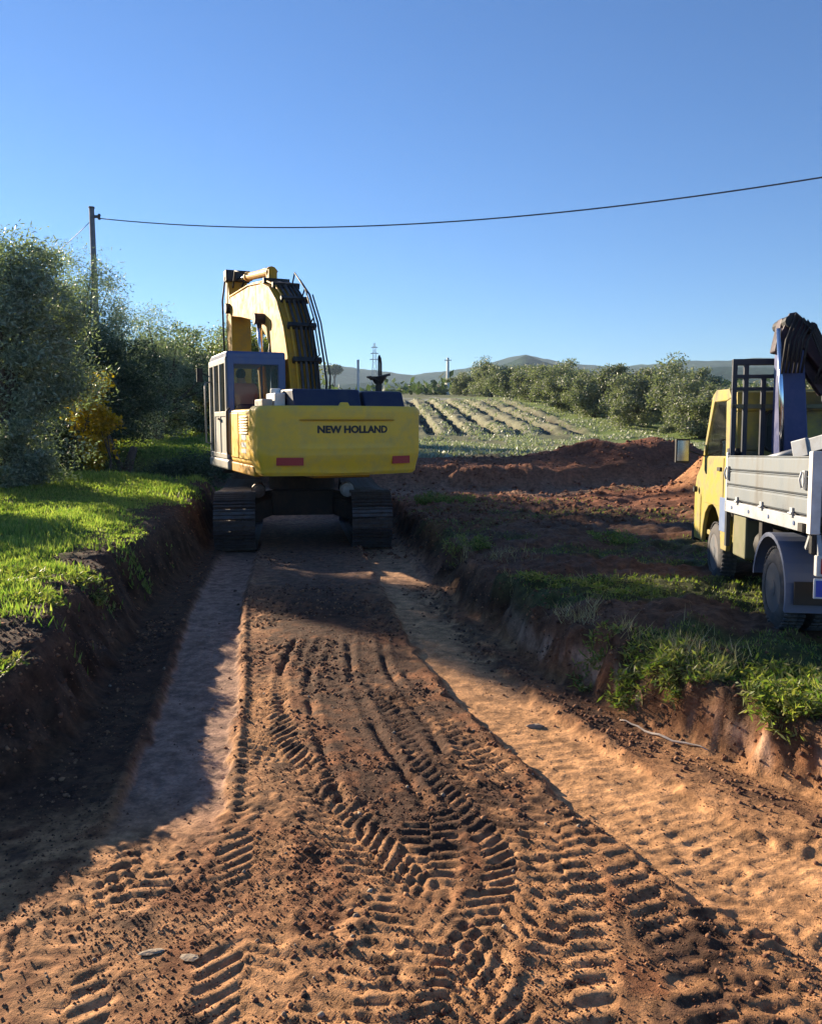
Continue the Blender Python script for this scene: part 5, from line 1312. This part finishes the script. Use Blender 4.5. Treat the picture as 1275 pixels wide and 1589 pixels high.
# crane
mb = MB(); mb.box(.12, 1.2, 1.05, 1.5, .98, 1.22); mb.box(.1, 1.9, 1.12, 1.4, .80, .98); T(mb, 'crane_base', M['crane'], .03)
mb = MB(); mb.prism([(.37, 1.2), (.66, 1.2), (.62, 1.62), (.56, 2.42), (.40, 2.52), (.36, 2.40), (.36, 1.6)], 1.14, 1.40, 'y'); T(mb, 'crane_column', M['crane'], .02)
mb = MB(); mb.tube([(.385, 1.10, 1.3), (.35, 1.10, 2.0), (.31, 1.10, 2.62)], .024, 10); T(mb, 'crane_cylinder_rod', M['chrome'], smooth=True)
cb = None
segs = [((.36, 1.26, 2.40), (.42, 1.26, 2.72), .13, .16, 'crane_boom'), ((.41, 1.22, 2.72), (.88, 1.22, 2.16), .12, .15, 'folded_arm'), ((.47, 1.38, 2.62), (.90, 1.38, 2.08), .10, .12, 'extension_arm'), ((.50, 1.30, 2.44), (.80, 1.30, 2.02), .09, .09, 'arm_cylinder')]
for a_, b_2, w_2, h_2, nm in segs:
    mb = MB(); mb.bar(a_, b_2, w_2, h_2); o = T(mb, nm, M['cranedark'], .015); cb = cb or o
mb = MB(); mb.prism([(.32, 2.34), (.34, 2.60), (.40, 2.76), (.46, 2.77), (.60, 2.64), (.52, 2.5), (.5, 2.3)], 1.10, 1.13, 'y'); T(mb, 'knuckle_plate', M['cranedark'], .006)
mb = MB(); mb.tube([(.41, 1.06, 2.68), (.41, 1.46, 2.68)], .06, 12); T(mb, 'knuckle_pin', M['black'])
mb = MB(); mb.tube([(.60, 1.08, 2.62), (.60, 1.44, 2.62)], .05, 10); T(mb, 'arm_pin', M['black'])
for q in range(6):
    m2 = MB(); a = .34 + .035 * q
    m2.tube([(a, 1.07, 2.2), (a + .02, 1.04 - .008 * q, 2.5 + .02 * math.sin(q * 2)), (a + .10, 1.05, 2.74 - .02 * q), (a + .24, 1.06, 2.60 - .045 * q), (a + .36, 1.07, 2.32 - .03 * q), (a + .30, 1.09, 2.1)], .012, 6); m2.build('hydraulic_hose', M['black'], cb, smooth=True)
mb = MB(); mb.tube([(.84, 1.1, 2.1), (.86, 1.08, 1.95)], .012, 6); mb.tube([(.86 + .05 * math.cos(a), 1.08, 1.90 + .05 * math.sin(a)) for a in np.linspace(1.6, 6.0, 10)], .014, 6); mb.build('hook', M['galv'], cb)
# valve block and fittings seen right of the column
mb = MB(); mb.box(.92, 1.28, 1.2, 1.4, 1.22, 1.5); mb.tube([(1.0, 1.18, 1.45), (1.0, 1.18, 1.62)], .03, 8); mb.tube([(1.1, 1.18, 1.45), (1.12, 1.18, 1.66)], .02, 8); mb.tube([(1.2, 1.18, 1.4), (1.24, 1.18, 1.7)], .025, 8); T(mb, 'valve_block', M['galv'], .006)
# load: grey beam lying across the bed
mb = MB(); mb.bar((.30, .78, 1.36), (.62, .30, 1.56), .10, .11); mb.bar((.45, .5, 1.47), (1.1, -.1, 1.78), .15, .15); 
ld = thing('steel_outrigger', 'grey steel beam lying slanted across the truck bed', 'steel beam', (0, 0, 0))
Mt = Matrix.Translation((TRX, TRY, tz)) @ Matrix.Rotation(R(-7.4), 4, 'Z') @ Matrix.Rotation(R(-2.2), 4, 'X')
mb = MB(); mb.tube([(.10, 1.05, 1.36), (.42, .62, 1.49)], .028, 10); b_ = mb.build('rod', M['galv'], ld, smooth=True); b_.matrix_basis = Mt
mb = MB(); mb.bar((.40, .65, 1.485), (1.10, -.30, 1.78), .13, .13); mb.bar((.38, .68, 1.476), (.47, .56, 1.51), .16, .16); mb.bar((1.1, -.30, 1.78), (1.25, -.34, .99), .09, .09)
b_ = mb.build('beam', M['galv'], ld, .01); b_.matrix_basis = Mt
# ------------------------------------------------------------ haze
hm = bpy.data.materials.new('thin_air_haze'); hm.use_nodes = True; n_ = hm.node_tree; n_.nodes.clear()
ho = n_.nodes.new('ShaderNodeOutputMaterial'); hv = n_.nodes.new('ShaderNodeVolumePrincipled')
hv.inputs['Color'].default_value = (.58, .78, 1, 1); hv.inputs['Density'].default_value = .00014; hv.inputs['Anisotropy'].default_value = .2
n_.links.new(hv.outputs[0], ho.inputs['Volume'])
mb = MB(); mb.box(-4200, 4200, -120, 4300, -9, 215)
tag(mb.build('haze', hm), kind='stuff')
